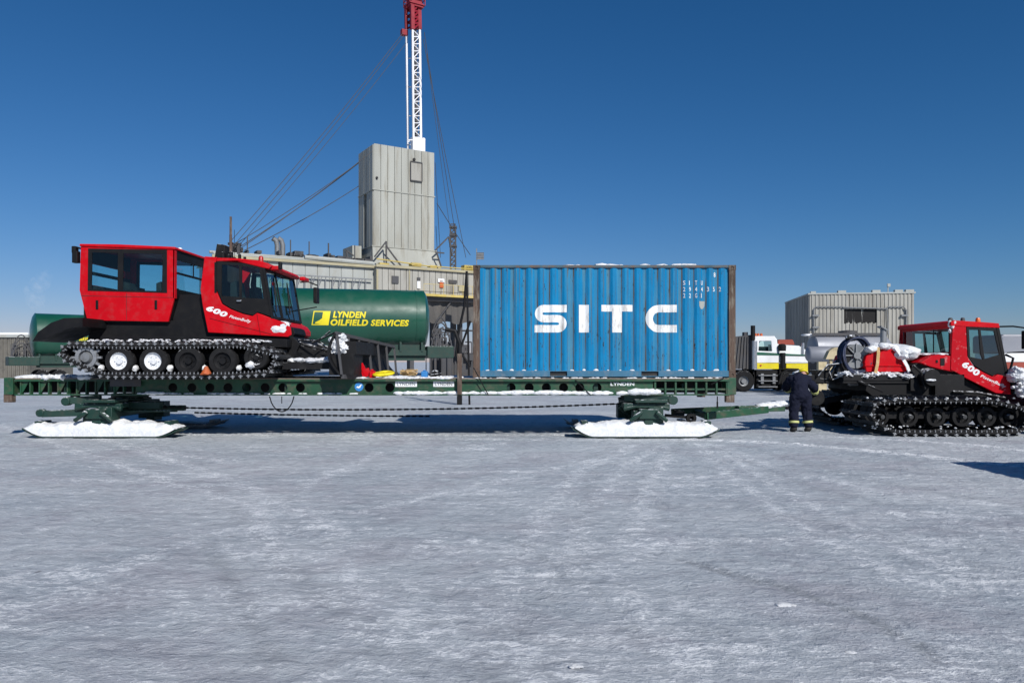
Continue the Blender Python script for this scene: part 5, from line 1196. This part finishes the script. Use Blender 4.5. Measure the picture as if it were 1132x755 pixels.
# guy wires
def wpt(px, py, D): return P(px, py, D)
for (a, c, r) in [((446,36,92),(254,268,76),.035), ((446,40,92),(258,272,76),.035), ((449,48,92),(262,274,77),.03), ((397,180,93),(262,275,77),.05), ((412,167,88),(264,276,77),.04), ((398,205,93),(270,277,77),.045), 
                  ((399,178,93),(256,272,76),.04), ((469,36,92),(504,262,100),.04), ((468,44,92),(515,285,100),.04), ((472,60,92),(497,250,99),.03), ((483,225,92),(520,282,98),.045), ((481,180,92),(487,285,97),.035), ((482,250,92),(484,290,97),.03)]:
    b = MB(); pa, pc = wpt(*a), wpt(*c); L_ = (pc-pa).length
    b.tube([pa.lerp(pc, t)+Vector((0,0,-.035*L_*4*t*(1-t)*.35)) for t in [i/14 for i in range(15)]], r, 5); b.build('guy_wire', 'grate', rig)
# long pale module left of the tower
mod = tag(empty('rig_module', RT(Vector((RFp(330,400,-4)[0], -4, 0)))), 'long pale grey rig module with pipes along its roof, left of the tower', 'building', 'modules of the drilling rig')
ua = RFp(236,400,-4)[0]; ub = RFp(415,400,-4)[0]; zr = RFp(415,297,-4)[1]; zl = RFp(415,330,-4)[1]
b = MB(RT); clad(b, ua, ub, -4, zl, zr, 13, lap=.02); b.bx(ua+.1, ub-.1, -3.99, 6, zl, zr-.05); wl_ = b.build('wall', 'clad2', mod)
b = MB(RT); b.bx(ua-.2, ub+.1, -4.5, -4.2, zr+.002, zr+.28); b.bx(ua-.2, ub-6, -3.5, 6.2, zr+.0, zr+.1); build_each(b, 'roof_edge', 'ochre', mod)
b = MB(RT)
for k, (v, z_, r) in enumerate(((-4.0,.5,.12),(-3.2,.75,.14),(-1.5,1.0,.16))): b.tube([(ua,v,zr+z_-.1),(ub-3-k*2,v,zr+z_-.1)], r, 8)
b.tube([(ub-8,-4,zr+.7),(ub-.5,-4.3,zr+.5),(ub+.4,-4.3,zr+.2)], .25, 8)
build_each(b, 'roof_pipe', 'clad2', mod, smooth=40)
b = MB(RT); pu = RFp(330,300,-4.6)[0]; zz_ = RFp(360,306,-4.6)[1]; zy = RFp(360,316,-4.6)[1]
b.beam((ua,-4.6,zz_), (ub-.6,-4.6,zz_), .12, .12); 
n_ = 22
for k in range(n_):
    x = ua+(ub-ua-.6)*k/n_; x2 = ua+(ub-ua-.6)*(k+1)/n_; b.beam((x,-4.6,zz_),(x,-4.6,zy-.5), .08, .08)
    if k%3: b.beam((x,-4.6,zy),((x+x2)/2,-4.6,zz_), .07, .07)
b.build('handrail', 'steel', mod)
for px in (306.5,312.5):
    b = MB(RT); u_ = RFp(px,400,-1)[0]; zc_ = RFp(px,284,-1)[1]; zd_ = RFp(px,264,-1)[1]; b.tube([(u_,-1,zc_-1),(u_,-1,zd_-.7),(u_-.15,-1,zd_-.2),(u_-.5,-1,zd_)], .28, 10); b.build('exhaust_stack', 'steel', mod, smooth=40)
b = MB(RT)
rr = random.Random(9)
for k in range(26):
    u_ = ua+(ub-ua)*rr.random(); h_ = rr.uniform(.2,.8); b.bx(u_, u_+rr.uniform(.2,1.2), -2.5, -1, zr+1, zr+1.1+h_*.6)
    if k%4 == 0: b.beam((u_,-3,zr+.8),(u_,-3,zr+2.6), .1, .1)
b.build('roof_gear', 'grate', mod)
# junction cluster at the wires' left end
b = MB(); 
for k in range(26): b.beam(P(252+rr.uniform(0,16),268+rr.uniform(0,13),77), P(252+rr.uniform(0,16),268+rr.uniform(0,13),77.5), .14, .14)
b.beam(P(256,284,77),P(256,268,77),.3); b.beam(P(264,284,77),P(264,270,77),.3); b.build('wire_anchor', 'grate', mod)
# right module, raised
mod2 = tag(empty('rig_module', RT(Vector((RFp(470,400,-5)[0], -5, 0)))), 'raised cream rig module with yellow walkway edge, between the tower and the container', 'building', 'modules of the drilling rig')
ua, ub = RFp(415.5,400,-5)[0], RFp(575,400,-5)[0]; zr = RFp(470,299,-5)[1]; zl = RFp(500,327,-5)[1]
b = MB(RT); clad(b, ua, ub, -5, zl, zr, 26, lap=.03); b.bx(ua+.1, ub-.1, -4.99, 5, zl, zr-.05); w2_ = b.build('wall', 'shed', mod2)
b = MB(RT); b.bx(ua-.1, ub, -5.4, -5.18, zr+.002, zr+.3); b.bx(ua,ub,-5.1,5,zr+.0,zr+.12); b.build('roof_edge', 'ochre', mod2)
b = MB(RT); b.tube([(ua,-5.2,zr+.9),(ua+6,-5.2,zr+.5),(ub,-5.2,zr+.5)], .07, 8)
for k in range(12): u_ = ua+(ub-ua)*rr.random(); b.bx(u_, u_+rr.uniform(.3,1.4), -4.9, -4, zr+.1, zr+.3+rr.random()*.7)
b.build('roof_pipe', 'rigyellow', mod2, smooth=40)
for (pa, pb_, mt) in (((433,313),(440.5,305.5),'grate'),((486,318),(490,310),'orange'),((484,312),(491,308.5),'white'),((496,313),(505,310),'grate'),((461,310),(464.5,307),'grate'),((461,319),(464.5,311),'white'),((507,322),(514,316),'ochre'),((416,330),(418,298),'ochre'),((452,330),(453,299),'ochre')):
    a = RFp(*pa,-5.2); c = RFp(*pb_,-5.2); b = MB(RT); b.bx(a[0], c[0], -5.28, -5.16, a[1], c[1]); b.build('window' if mt == 'grate' else 'fitting', mt, w2_)
b = MB(RT); b.bx(RFp(462,0,-6)[0], ub, -6.2, -5.2, zl-.28, zl-.02)
for k in range(10): u_ = RFp(468,0,-6)[0]+k*1.25; b.beam((u_,-6.15,zl-.02),(u_,-6.15,zl+1.1), .04, .04)
b.beam((RFp(468,0,-6)[0],-6.15,zl+1.1),(ub,-6.15,zl+1.1), .04, .04); b.build('walkway', 'rigyellow', mod2)
zk = RFp(500,357,-5)[1]
b = MB(RT); 
n_ = 30; uc = RFp(463,0,-5)[0]
vs = []
for k in range(n_+1): u_ = uc+(ub-uc)*k/n_; vs += [(u_,-4.9+.12*math.sin(k*1.9),zl-.7),(u_,-4.9+.2*math.sin(k*1.9+.5),zk+.15*math.sin(k))]
b.add(vs, [(2*i,2*i+2,2*i+3,2*i+1) for i in range(n_)]); b.bx(uc, ub, -4.7, 5, zl-.8, zl-.3); b.build('wind_skirt', 'skirt', mod2)
b = MB(RT); b.bx(uc, ub, -5.6, -5.0, zl-.75, zl-.3)
for k in range(6):
    u_ = ua+(ub-ua)*(k+.5)/6; b.beam((u_,-3.9,0),(u_,-3.9,zl-.3), .5, .5); b.beam((u_,4,0),(u_,4,zl-.3), .5, .5)
b.beam((uc+2,-5.3,zk),(uc+4,-5.3,zl-.7), .15, .15)
b.build('substructure', 'grate', mod2)
# plant in the gap below
b = MB()
for k in range(30):
    a_ = P(rr.uniform(476,519), rr.uniform(364,392), rr.uniform(70,74)); c_ = a_+Vector((rr.uniform(-1.6,1.6) if k%2 else 0, 0, 0 if k%2 else -a_.z)); b.tube([a_, c_], rr.uniform(.04,.11), 6)
    b.tube([c_, (c_.x, c_.y, .1)], .05, 6)
for k in range(40):
    p = P(rr.uniform(474,521), rr.uniform(380,398), rr.uniform(70,74)); w_ = rr.uniform(.2,1.0); b.bx(p.x, p.x+w_*(.35 if k%2 else 1), p.y, p.y+.6, 0 if k%3 else p.z-.6, p.z+rr.uniform(-.4,.3))
b.bx(P(474,0,72).x, P(524,0,72).x, 73, 76, 0, 1.9); b.beam(P(478,398,72),P(482,362,72),.18); b.beam(P(497,398,72),P(497,370,72),.18)
b.bx(P(474,0,72).x, P(524,0,72).x, 69.5, 75, .0, .25); tag(b.build('equipment_skid', 'grate'), 'grey pipework and equipment skid standing in the gap under the raised module', 'equipment')
b = MB(); b.tube([P(516,300,30), P(513,340,30), P(506,372,30), P(504,392,30), P(510,406,30)], .05, 8); b.tube([P(520,355,30), P(508,388,30), P(520,405,30)], .045, 8); b.tube([P(492,364,30), P(503,366,30), P(508,380,30), P(508,410,30)], .09, 8)
b.beam(P(508,412,30), (P(508,412,30).x,30,0), .2); b.beam(P(516,300,30), (P(519,300,30).x,30,0), .08); hz_ = b.build('hose_stand', 'black', smooth=40); tag(hz_, 'tall stand with hanging black hoses beside the left post of the container', 'hose stand')
# small lattice tower and antenna panel
b = MB(); Dl = 104
for px in (498,503.5): b.beam(P(px,300,Dl), P(px,250,Dl), .22); b.beam(P(px,300,Dl+.8), P(px,250,Dl+.8), .2)
for k in range(10): b.beam(P(498,298-k*5,Dl), P(503.5,293-k*5,Dl), .14); b.beam(P(498,293-k*5,Dl), P(503.5,293-k*5,Dl), .14)
for y_ in (251,260,272): p = P(500.7,y_,Dl); b.bx(p.x-.5, p.x+.5, p.y-.2, p.y+.9, p.z-.14, p.z+.14)
p = P(500.7,300,Dl); b.beam((p.x,p.y,p.z), (p.x,p.y,0), .7, .7)
tag(b.build('lattice_tower', 'grate'), 'thin dark lattice tower standing right of the grey rig tower', 'lattice tower')
b = MB(); p = P(530.5,283,80); b.bx(p.x-.32, p.x+.42, 79.95, 80.05, p.z-.4, p.z+.35); b.beam((p.x-.35,80,0),(p.x-.35,80,p.z+.8), .1)
for k in range(5): b.bx(p.x-.36, p.x+.46, 79.9, 79.95, p.z-.4+k*.18, p.z-.36+k*.18)
tag(b.build('antenna_panel', 'steel'), 'small grid antenna panel on a pole above the left corner of the container', 'antenna')

def steammat():
    m, nt, b = newmat('steam'); nt.nodes.remove(b); out = nt.nodes['Material Output']
    v = nt.nodes.new('ShaderNodeVolumePrincipled'); v.inputs['Color'].default_value = (1,1,1,1); v.inputs['Anisotropy'].default_value = -.45
    n = noise_node(nt, .8, 5, .65); nt.links.new(ramp(nt, n.outputs[0], .44, .72, 0, .13), v.inputs['Density']); nt.links.new(v.outputs[0], out.inputs['Volume']); return m
b = MB()
for px, py, r in ((46,344,.6),(42,338,.9),(39,331,1.3),(38,323,1.5),(43,315,1.3),(49,308,1.1)): p = P(px,py,110); b.blob(p, r, r, r*1.1, px, .3, 1.5, 3)
tag(b.build('steam_plume', steammat()), 'faint white steam wisp rising behind the far left tank', 'steam', kind='stuff')
# ------------------------------------------------------------------ far left building
b = MB(); p0, p1 = P(-60,370,78), P(31,370,78); n_ = 40
for k in range(n_):
    a = p0.x+(p1.x-p0.x)*k/n_; c = p0.x+(p1.x-p0.x)*(k+1)/n_; b.bx(a, c-.05, 78-.03*(k%2), 78.2, 0, p0.z-.3)
b.bx(p0.x, p1.x, 78.21, 86, 0, p0.z-.32); lb = tag(empty('low_building', ((p0.x+p1.x)/2, 82, 0)), 'low brown grey building with snowy roof at the left edge', 'building'); b.build('wall', 'lowshed', lb)
b = MB(); b.bx(p0.x-.1, p1.x+.15, 77.8, 86.1, p0.z-.29, p0.z+.0); b.build('roof', 'clad2', lb)
b = MB(); b.bx(p0.x-.05, p1.x+.1, 77.85, 86.05, p0.z+.002, p0.z+.22); b.build('roof_snow', 'snow', lb)
# ------------------------------------------------------------------ shed at right
TB = -9; cB, sB = math.cos(R(TB)), math.sin(R(TB)); BO = P(895,400,60); BO.z = 0
def BT(v): return Vector((BO.x+v.x*cB-v.y*sB, BO.y+v.x*sB+v.y*cB, v.z))
def BF(px, py, v=0.):
    k = (px-CX)/F; u = (k*(BO.y+v*cB)-BO.x+v*sB)/(cB-k*sB); D = BO.y+u*sB+v*cB; return u, H+(HY-py)/F*D
shed = tag(empty('ribbed_shed', BO), 'tall grey ribbed metal building with a burnt black opening, behind the right groomer', 'building')
uB = BF(1010,400)[0]; zB = BF(895,326)[1]; o0 = BF(932,358); o1 = BF(970,341.5); DB = 9
b = MB(BT); n_ = 54
for k in range(n_):
    a = uB*k/n_; c = uB*(k+1)/n_; m_u = (a+c)/2; o_ = .05*(k%2)
    if o0[0] < m_u < o1[0]:
        b.bx(a, c-.015, -.06-o_, 0, 0, o0[1]+.05*(k%3)); b.bx(a, c-.015, -.06-o_, 0, o1[1], zB)
    else: b.bx(a, c-.015, -.06-o_, 0, 0, zB)
n_ = 30
for k in range(n_):
    a = DB*k/n_; c = DB*(k+1)/n_; b.bx(-.06-.05*(k%2), 0, a, c-.02, 0, zB)
b.bx(uB-.1, uB, .0, DB, 0, zB); b.bx(0, uB, DB-.1, DB, 0, zB); b.bx(.0, uB, .01, DB-.1, zB-.3, zB-.05)
sw = b.build('wall', 'shed', shed)
b = MB(BT); b.bx(o0[0]-.1, o1[0]+.1, .015, .1, o0[1]-.3, o1[1]+.3); b.build('burnt_opening', 'soot', sw)
b = MB(BT); b.bx(-.15, uB+.1, -.16, .3, zB+.001, zB+.12); b.bx(-.15,.15,.3,DB,zB+.001,zB+.12)
for px in (931,969,994,1006): u_ = BF(px,0)[0]; b.bx(u_-.3, u_+.3, 0, .4, zB+.12, zB+.32)
u_ = BF(984,0)[0]; b.beam((u_,.5,zB),(u_,.5,zB+.8), .06); b.bx(u_-.06,u_+.16,.4,.55,zB+.6,zB+.85); u2 = BF(897,0)[0]; b.bx(u2,u2+.4,.2,.5,zB+.1,zB+.3)
b.build('roof_trim', 'clad2', shed)
def pipeline(pts_, r=.05):
    bb = MB(BT); bb.tube([(BF(*p_)[0], -.2, BF(*p_)[1]) for p_ in pts_], r, 6); return bb
b = pipeline([(899,372),(899,342),(901,339.5),(931,339.5)]); b.tube([(BF(*p_)[0], -.2, BF(*p_)[1]) for p_ in [(931,340),(980,341.5),(981,370)]], .06, 6); b.tube([(BF(*p_)[0], -.2, BF(*p_)[1]) for p_ in [(980,339.5),(998,339.5),(1001,343),(1001,372)]], .05, 6)
for p_ in ((901,349),(901,362),(999,349)): u_, z_ = BF(*p_); b.bx(u_-.25, u_+.25, -.3, -.1, z_-.07, z_+.07)
b.build('conduit', 'steel', sw, smooth=40)

# ------------------------------------------------------------------ grey tank truck behind the right groomer
D = 38; b = MB(); p = P(905,384,D); q = P(984,384,D); r = 1.35/2*1.2
gt = tag(empty('tank_truck', ((p.x+q.x)/2, D, 0)), 'gunmetal grey tank truck behind the coil and red tank of the right groomer', 'truck', 'tank trucks')
zc = H+(HY-386)/F*D; r = 16/F*D
b.lathe([(0,-.14),(r*.8,-.10),(r,-.0),(r,q.x-p.x),(r*.6,q.x-p.x+.3),(0,q.x-p.x+.35)], (p.x,D+r,zc), (1,.0,0), 40); b.build('tank', 'greytank', gt, smooth=50)
b = MB(); b.bx(p.x-.9, q.x+.4, D+.2, D+2*r-.2, .7, 1.0); b.bx(p.x, q.x, D+.1, D+2*r-.1, 1.0, zc-r*.8); b.lathe([(0,0),(.45,0),(.45,.25),(0,.3)], ((p.x+q.x)/2,D+r,zc+r-.03), (0,0,1), 18); b.bx(p.x-.2, q.x, D+.3, D+.36, zc+r-.05, zc+r+.1); b.build('chassis', 'grate', gt)
b = MB(); p2 = P(895,391.5,36.5); b.lathe([(0,-.12),(.3,-.08),(.38,0),(.38,1.9),(.3,2.0),(0,2.05)], (p2.x,36.6,p2.z), (1,0,0), 28); b.build('side_tank', 'greytank', gt, smooth=50)
for x in (p.x+.5, p.x+1.8, q.x-.6):
    for y in (D+.25, D+2*r-.25):
        b = MB(); b.lathe([(.2,-.15),(.5,-.15),(.52,0),(.5,.15),(.2,.15)], (x,y,.52), (0,1,0), 24); wo = b.build('wheel', 'rubber', gt, smooth=40); b = MB(); b.lathe([(.27,-.1),(.1,-.05),(0,-.05)], (x,y,.52), (0,1,0), 16); b.build('rim', 'steel', wo)
b = MB()
for k in range(9): px = (900,903,918,922,930,945,950,955,972)[k]; b.blob(P(px,369+rr.uniform(0,2),D)+Vector((0,r,0)), .35, .35, .07, k, .4, 2, 2)
tag(b.build('snow_lumps', 'snow', smooth=50), 'thin snow on top of the gunmetal tank truck', 'snow', kind='stuff')
b = MB(); pp = P(914,397,30); b.prism([XZ(x,y,30) for x, y in ((913,397),(917,388),(923,384),(927,384),(927,397))], 30, 30.3); b.beam((P(920,397,30).x,30.15,0),(P(920,397,30).x,30.15,P(0,397,30).z), .1); b.bx(P(905,0,30).x,P(914,0,30).x,30,30.2,0,P(0,400,30).z)
tag(b.build('utility_board', 'beige'), 'small speckled beige board left of the cable coil', 'board')

# ------------------------------------------------------------------ yellow and white truck
D = 43.; tx = lambda px: (px-CX)/F*D; tz = lambda py: H+(HY-py)/F*D
tr = tag(empty('service_truck', (tx(855), D+1.2, 0)), 'white and yellow heavy truck with a green stripe, standing behind the worker', 'truck')
def pp_(pts): return [(tx(x), tz(y)) for x, y in pts]
b = MB(); b.prism(pp_([(834,391),(834,374),(837,371.5),(856,371.5),(859,375),(861,391)]), D, D+.06, [pp_([(839.5,377),(838.5,388),(853.5,388.5),(852.5,377)])]); b.prism(pp_([(834,391),(834,374),(837,371.5),(856,371.5),(859,375),(861,391)]), D+2.3, D+2.36, [pp_([(839.5,377),(838.5,388),(853.5,388.5),(852.5,377)])])
b.prism(pp_([(834,371.6),(857,371.4),(857,374),(834,374)]), D+.06, D+2.3); b.prism(pp_([(834,392.5),(861,392.5),(861,401),(834,401)]), D, D+2.36); b.bx(tx(834),tx(836),D+.06,D+2.3,tz(391),tz(374))
cab = b.build('cab', 'white', tr, bevel=.03)
b = MB(); b.prism(pp_([(839.5,377),(838.5,388),(853.5,388.5),(852.5,377)]), D+.03, D+.04); b.build('window', 'glass', cab)
b = MB(); b.bx(tx(840),tx(852),D+.4,D+2,tz(392),tz(383)); b.build('seat', 'interior', cab)
b = MB(); b.prism(pp_([(834,389),(897,392.6),(897,393.5),(862,392.9),(834,392.5)]), D-.02, D+2.38); b.build('stripe', 'truckgreen', tr)
b = MB(); b.prism(pp_([(834,401.3),(861,401.3),(861,408),(834,408)]), D+.0, D+2.36); b.prism(pp_([(869,402),(897,401.8),(897.5,409),(893,414),(880,409),(869,409)]), D, D+2.36); b.build('lower_panel', 'truckyellow', tr, bevel=.03)
b = MB(); b.prism(pp_([(862,393.3),(897,393.8),(897,401.3),(862,401.3)]), D+.02, D+2.34); b.prism(pp_([(862,380),(868,381),(886,382),(893,386),(895,392),(862,391)]), D+.4, D+2.0); b.prism(pp_([(869,399.5),(896,400.0),(896,400.4),(869,400)]), D-.005, D+.02); hd_ = b.build('hood', 'white', tr, bevel=.04)
b = MB(); b.prism(pp_([(863,377),(866,375),(880,375),(882,379),(882,381),(863,380.5)]), D+.5, D+1.6); b.build('rust_red_cover', 'rustred', tr, bevel=.05)
b = MB(); b.tube([(tx(890),D+.4,tz(395)),(tx(890.5),D+.4,tz(379))], .09, 10); b.build('hood_stack', 'chrome', tr, smooth=40)
b = MB(); b.tube([(tx(832),D-.05,tz(376)),(tx(832),D-.05,tz(360))], .13, 12); b.build('exhaust_tip', 'black', tr, smooth=40)
b = MB(); b.tube([(tx(833.3),D-.1,tz(408)),(tx(833.3),D-.1,tz(377))], .16, 12); b.build('exhaust_stack', 'chrome', tr, smooth=40)
b = MB(); b.tube([(tx(865),D-.05,tz(407)),(tx(865),D-.05,tz(390))], .15, 12); b.lathe([(0,0),(.22,0),(.24,.3),(.15,.4),(0,.42)], (tx(864),D-.05,tz(388)), (0,0,1), 14); b.build('air_cleaner', 'black', tr, smooth=40)
for px in (841,895): b = MB(); b.lathe([(0,0),(.06,0),(.05,.04),(0,.04)], (tx(px),D-.001,tz(404)), (0,-1,0), 10); b.build('marker_lamp', 'orange', tr)
for px in (841.5,844.5,848): b = MB(); b.lathe([(0,.2),(.07,.18),(.08,0),(0,0)], (tx(px),D+1,tz(371.5)), (0,0,1), 10); b.build('roof_lamp', 'orange', tr)
b = MB()
for z_ in (414.5,420.5,427): b.bx(tx(838), tx(859), D-.1, D+.3, tz(z_+1), tz(z_))
for x_ in (841,854): b.bx(tx(x_), tx(x_+3), D-.05, D+.2, tz(424), tz(413))
b.build('step', 'alu', tr)
b = MB(); b.bx(tx(812), tx(893), D+.35, D+2.0, tz(422), tz(409)); b.bx(tx(837), tx(860), D+.1, D+.6, tz(430), tz(409))
for k in range(14): x_ = rr.uniform(813,834); b.bx(tx(x_), tx(x_+3), D+.1, D+.5, tz(424+rr.uniform(-3,4)), tz(410+rr.uniform(-3,6)))
b.build('chassis', 'black', tr)
b = MB(); b.prism(pp_([(813,408),(813,372),(832,370),(832,408)]), D+.1, D+2.3)
for k in range(5): b.beam((tx(814+k*4),D+.05,tz(408)), (tx(818+k*3),D+.05,tz(372)), .05, .05)
b.bx(tx(824), tx(828), D+.2, D+.6, tz(372), tz(367)); b.build('rear_body', 'grate', tr)
b = MB(); b.tube([(tx(861),D-.02,tz(424)),(tx(864),D-.02,tz(413)),(tx(870),D-.02,tz(408.5)),(tx(882),D-.02,tz(409)),(tx(888),D-.02,tz(414))], .09, 6); b.build('fender', 'black', tr)
for px in (874,822,):
    for y in (D+.15, D+2.1):
        b = MB(); r = .62; b.lathe([(.3,-.2),(.55,-.2),(r,-.12),(r,.12),(.55,.2),(.3,.2)], (tx(px),y,r), (0,1,0), 28); wo = b.build('wheel', 'rubber', tr, smooth=40); b = MB(); b.lathe([(.3,-.15),(.14,-.05),(.14,-.2),(0,-.2)], (tx(px),y,r), (0,1,0), 18); b.build('rim', 'steel', wo, smooth=40)
# tank trailer at the right edge: grey top, white and red-brown bands
D = 36.; tx = lambda px: (px-CX)/F*D; tz = lambda py: H+(HY-py)/F*D
wt = tag(empty('tank_truck', (tx(1135), D+1.2, 0)), 'white tank truck with grey top and rust red band at the right edge', 'truck', 'tank trucks')
b = MB(); b.prism(pp_([(1107,390),(1107,372),(1109,369.5),(1180,369.5),(1180,390)]), D, D+2.3); b.build('grey_body', 'greytank', wt, bevel=.08)
b = MB(); b.prism(pp_([(1110,400),(1110,390.3),(1180,390.3),(1180,400)]), D+.02, D+2.3); b.build('white_band', 'white', wt, bevel=.04)
b = MB(); b.prism(pp_([(1110,408),(1110,400.3),(1180,400.3),(1180,408)]), D+.0, D+2.3); b.build('red_band', 'rustred', wt, bevel=.04)
b = MB(); b.bx(tx(1108), tx(1180), D+.3, D+2, .55, tz(408.3)); b.build('chassis', 'black', wt)
for px in (1118,1165):
    for y in (D+.15, D+2.1): b = MB(); b.lathe([(.27,-.2),(.5,-.2),(.54,0),(.5,.2),(.27,.2)], (tx(px),y,.54), (0,1,0), 24); wo = b.build('wheel', 'rubber', wt, smooth=40); b = MB(); b.lathe([(.27,-.14),(.1,-.05),(0,-.05)], (tx(px),y,.54), (0,1,0), 16); b.build('rim', 'steel', wo)
# ------------------------------------------------------------------ made-up box trailer outside the right edge, added to cast the ice shadow
kx, ky = 8.85, 10.3
bt = tag(empty('shadow_trailer', (kx+1.6, ky-1.1, 0)), 'made-up white box trailer just right of the camera view, added to cast the shadow on the ice', 'trailer')
b = MB(); b.bx(kx, kx+3.2, ky-2.2, ky, .55, 2.05)
for k in range(8): b.bx(kx+.1+k*.43, kx+.14+k*.43, ky-2.23, ky-2.2, .6, 2.0)
b.build('body', 'white', bt, bevel=.02)
b = MB(); b.bx(kx+.1, kx+3.1, ky-2.0, ky-.2, .4, .545); b.beam((kx+3.1,ky-1.1,.47),(kx+4.3,ky-1.1,.47), .1); b.build('chassis', 'black', bt)
for y in (ky-2.1, ky-.1): b = MB(); b.lathe([(.2,-.1),(.36,-.1),(.38,0),(.36,.1),(.2,.1)], (kx+1.6,y,.38), (0,1,0), 24); wo = b.build('wheel', 'rubber', bt, smooth=40); b = MB(); b.lathe([(0,-.05),(.2,-.08),(.2,.08),(0,.05)], (kx+1.6,y,.38), (0,1,0), 16); b.build('rim', 'steel', wo)  # wheels and rims of the made-up shadow trailer
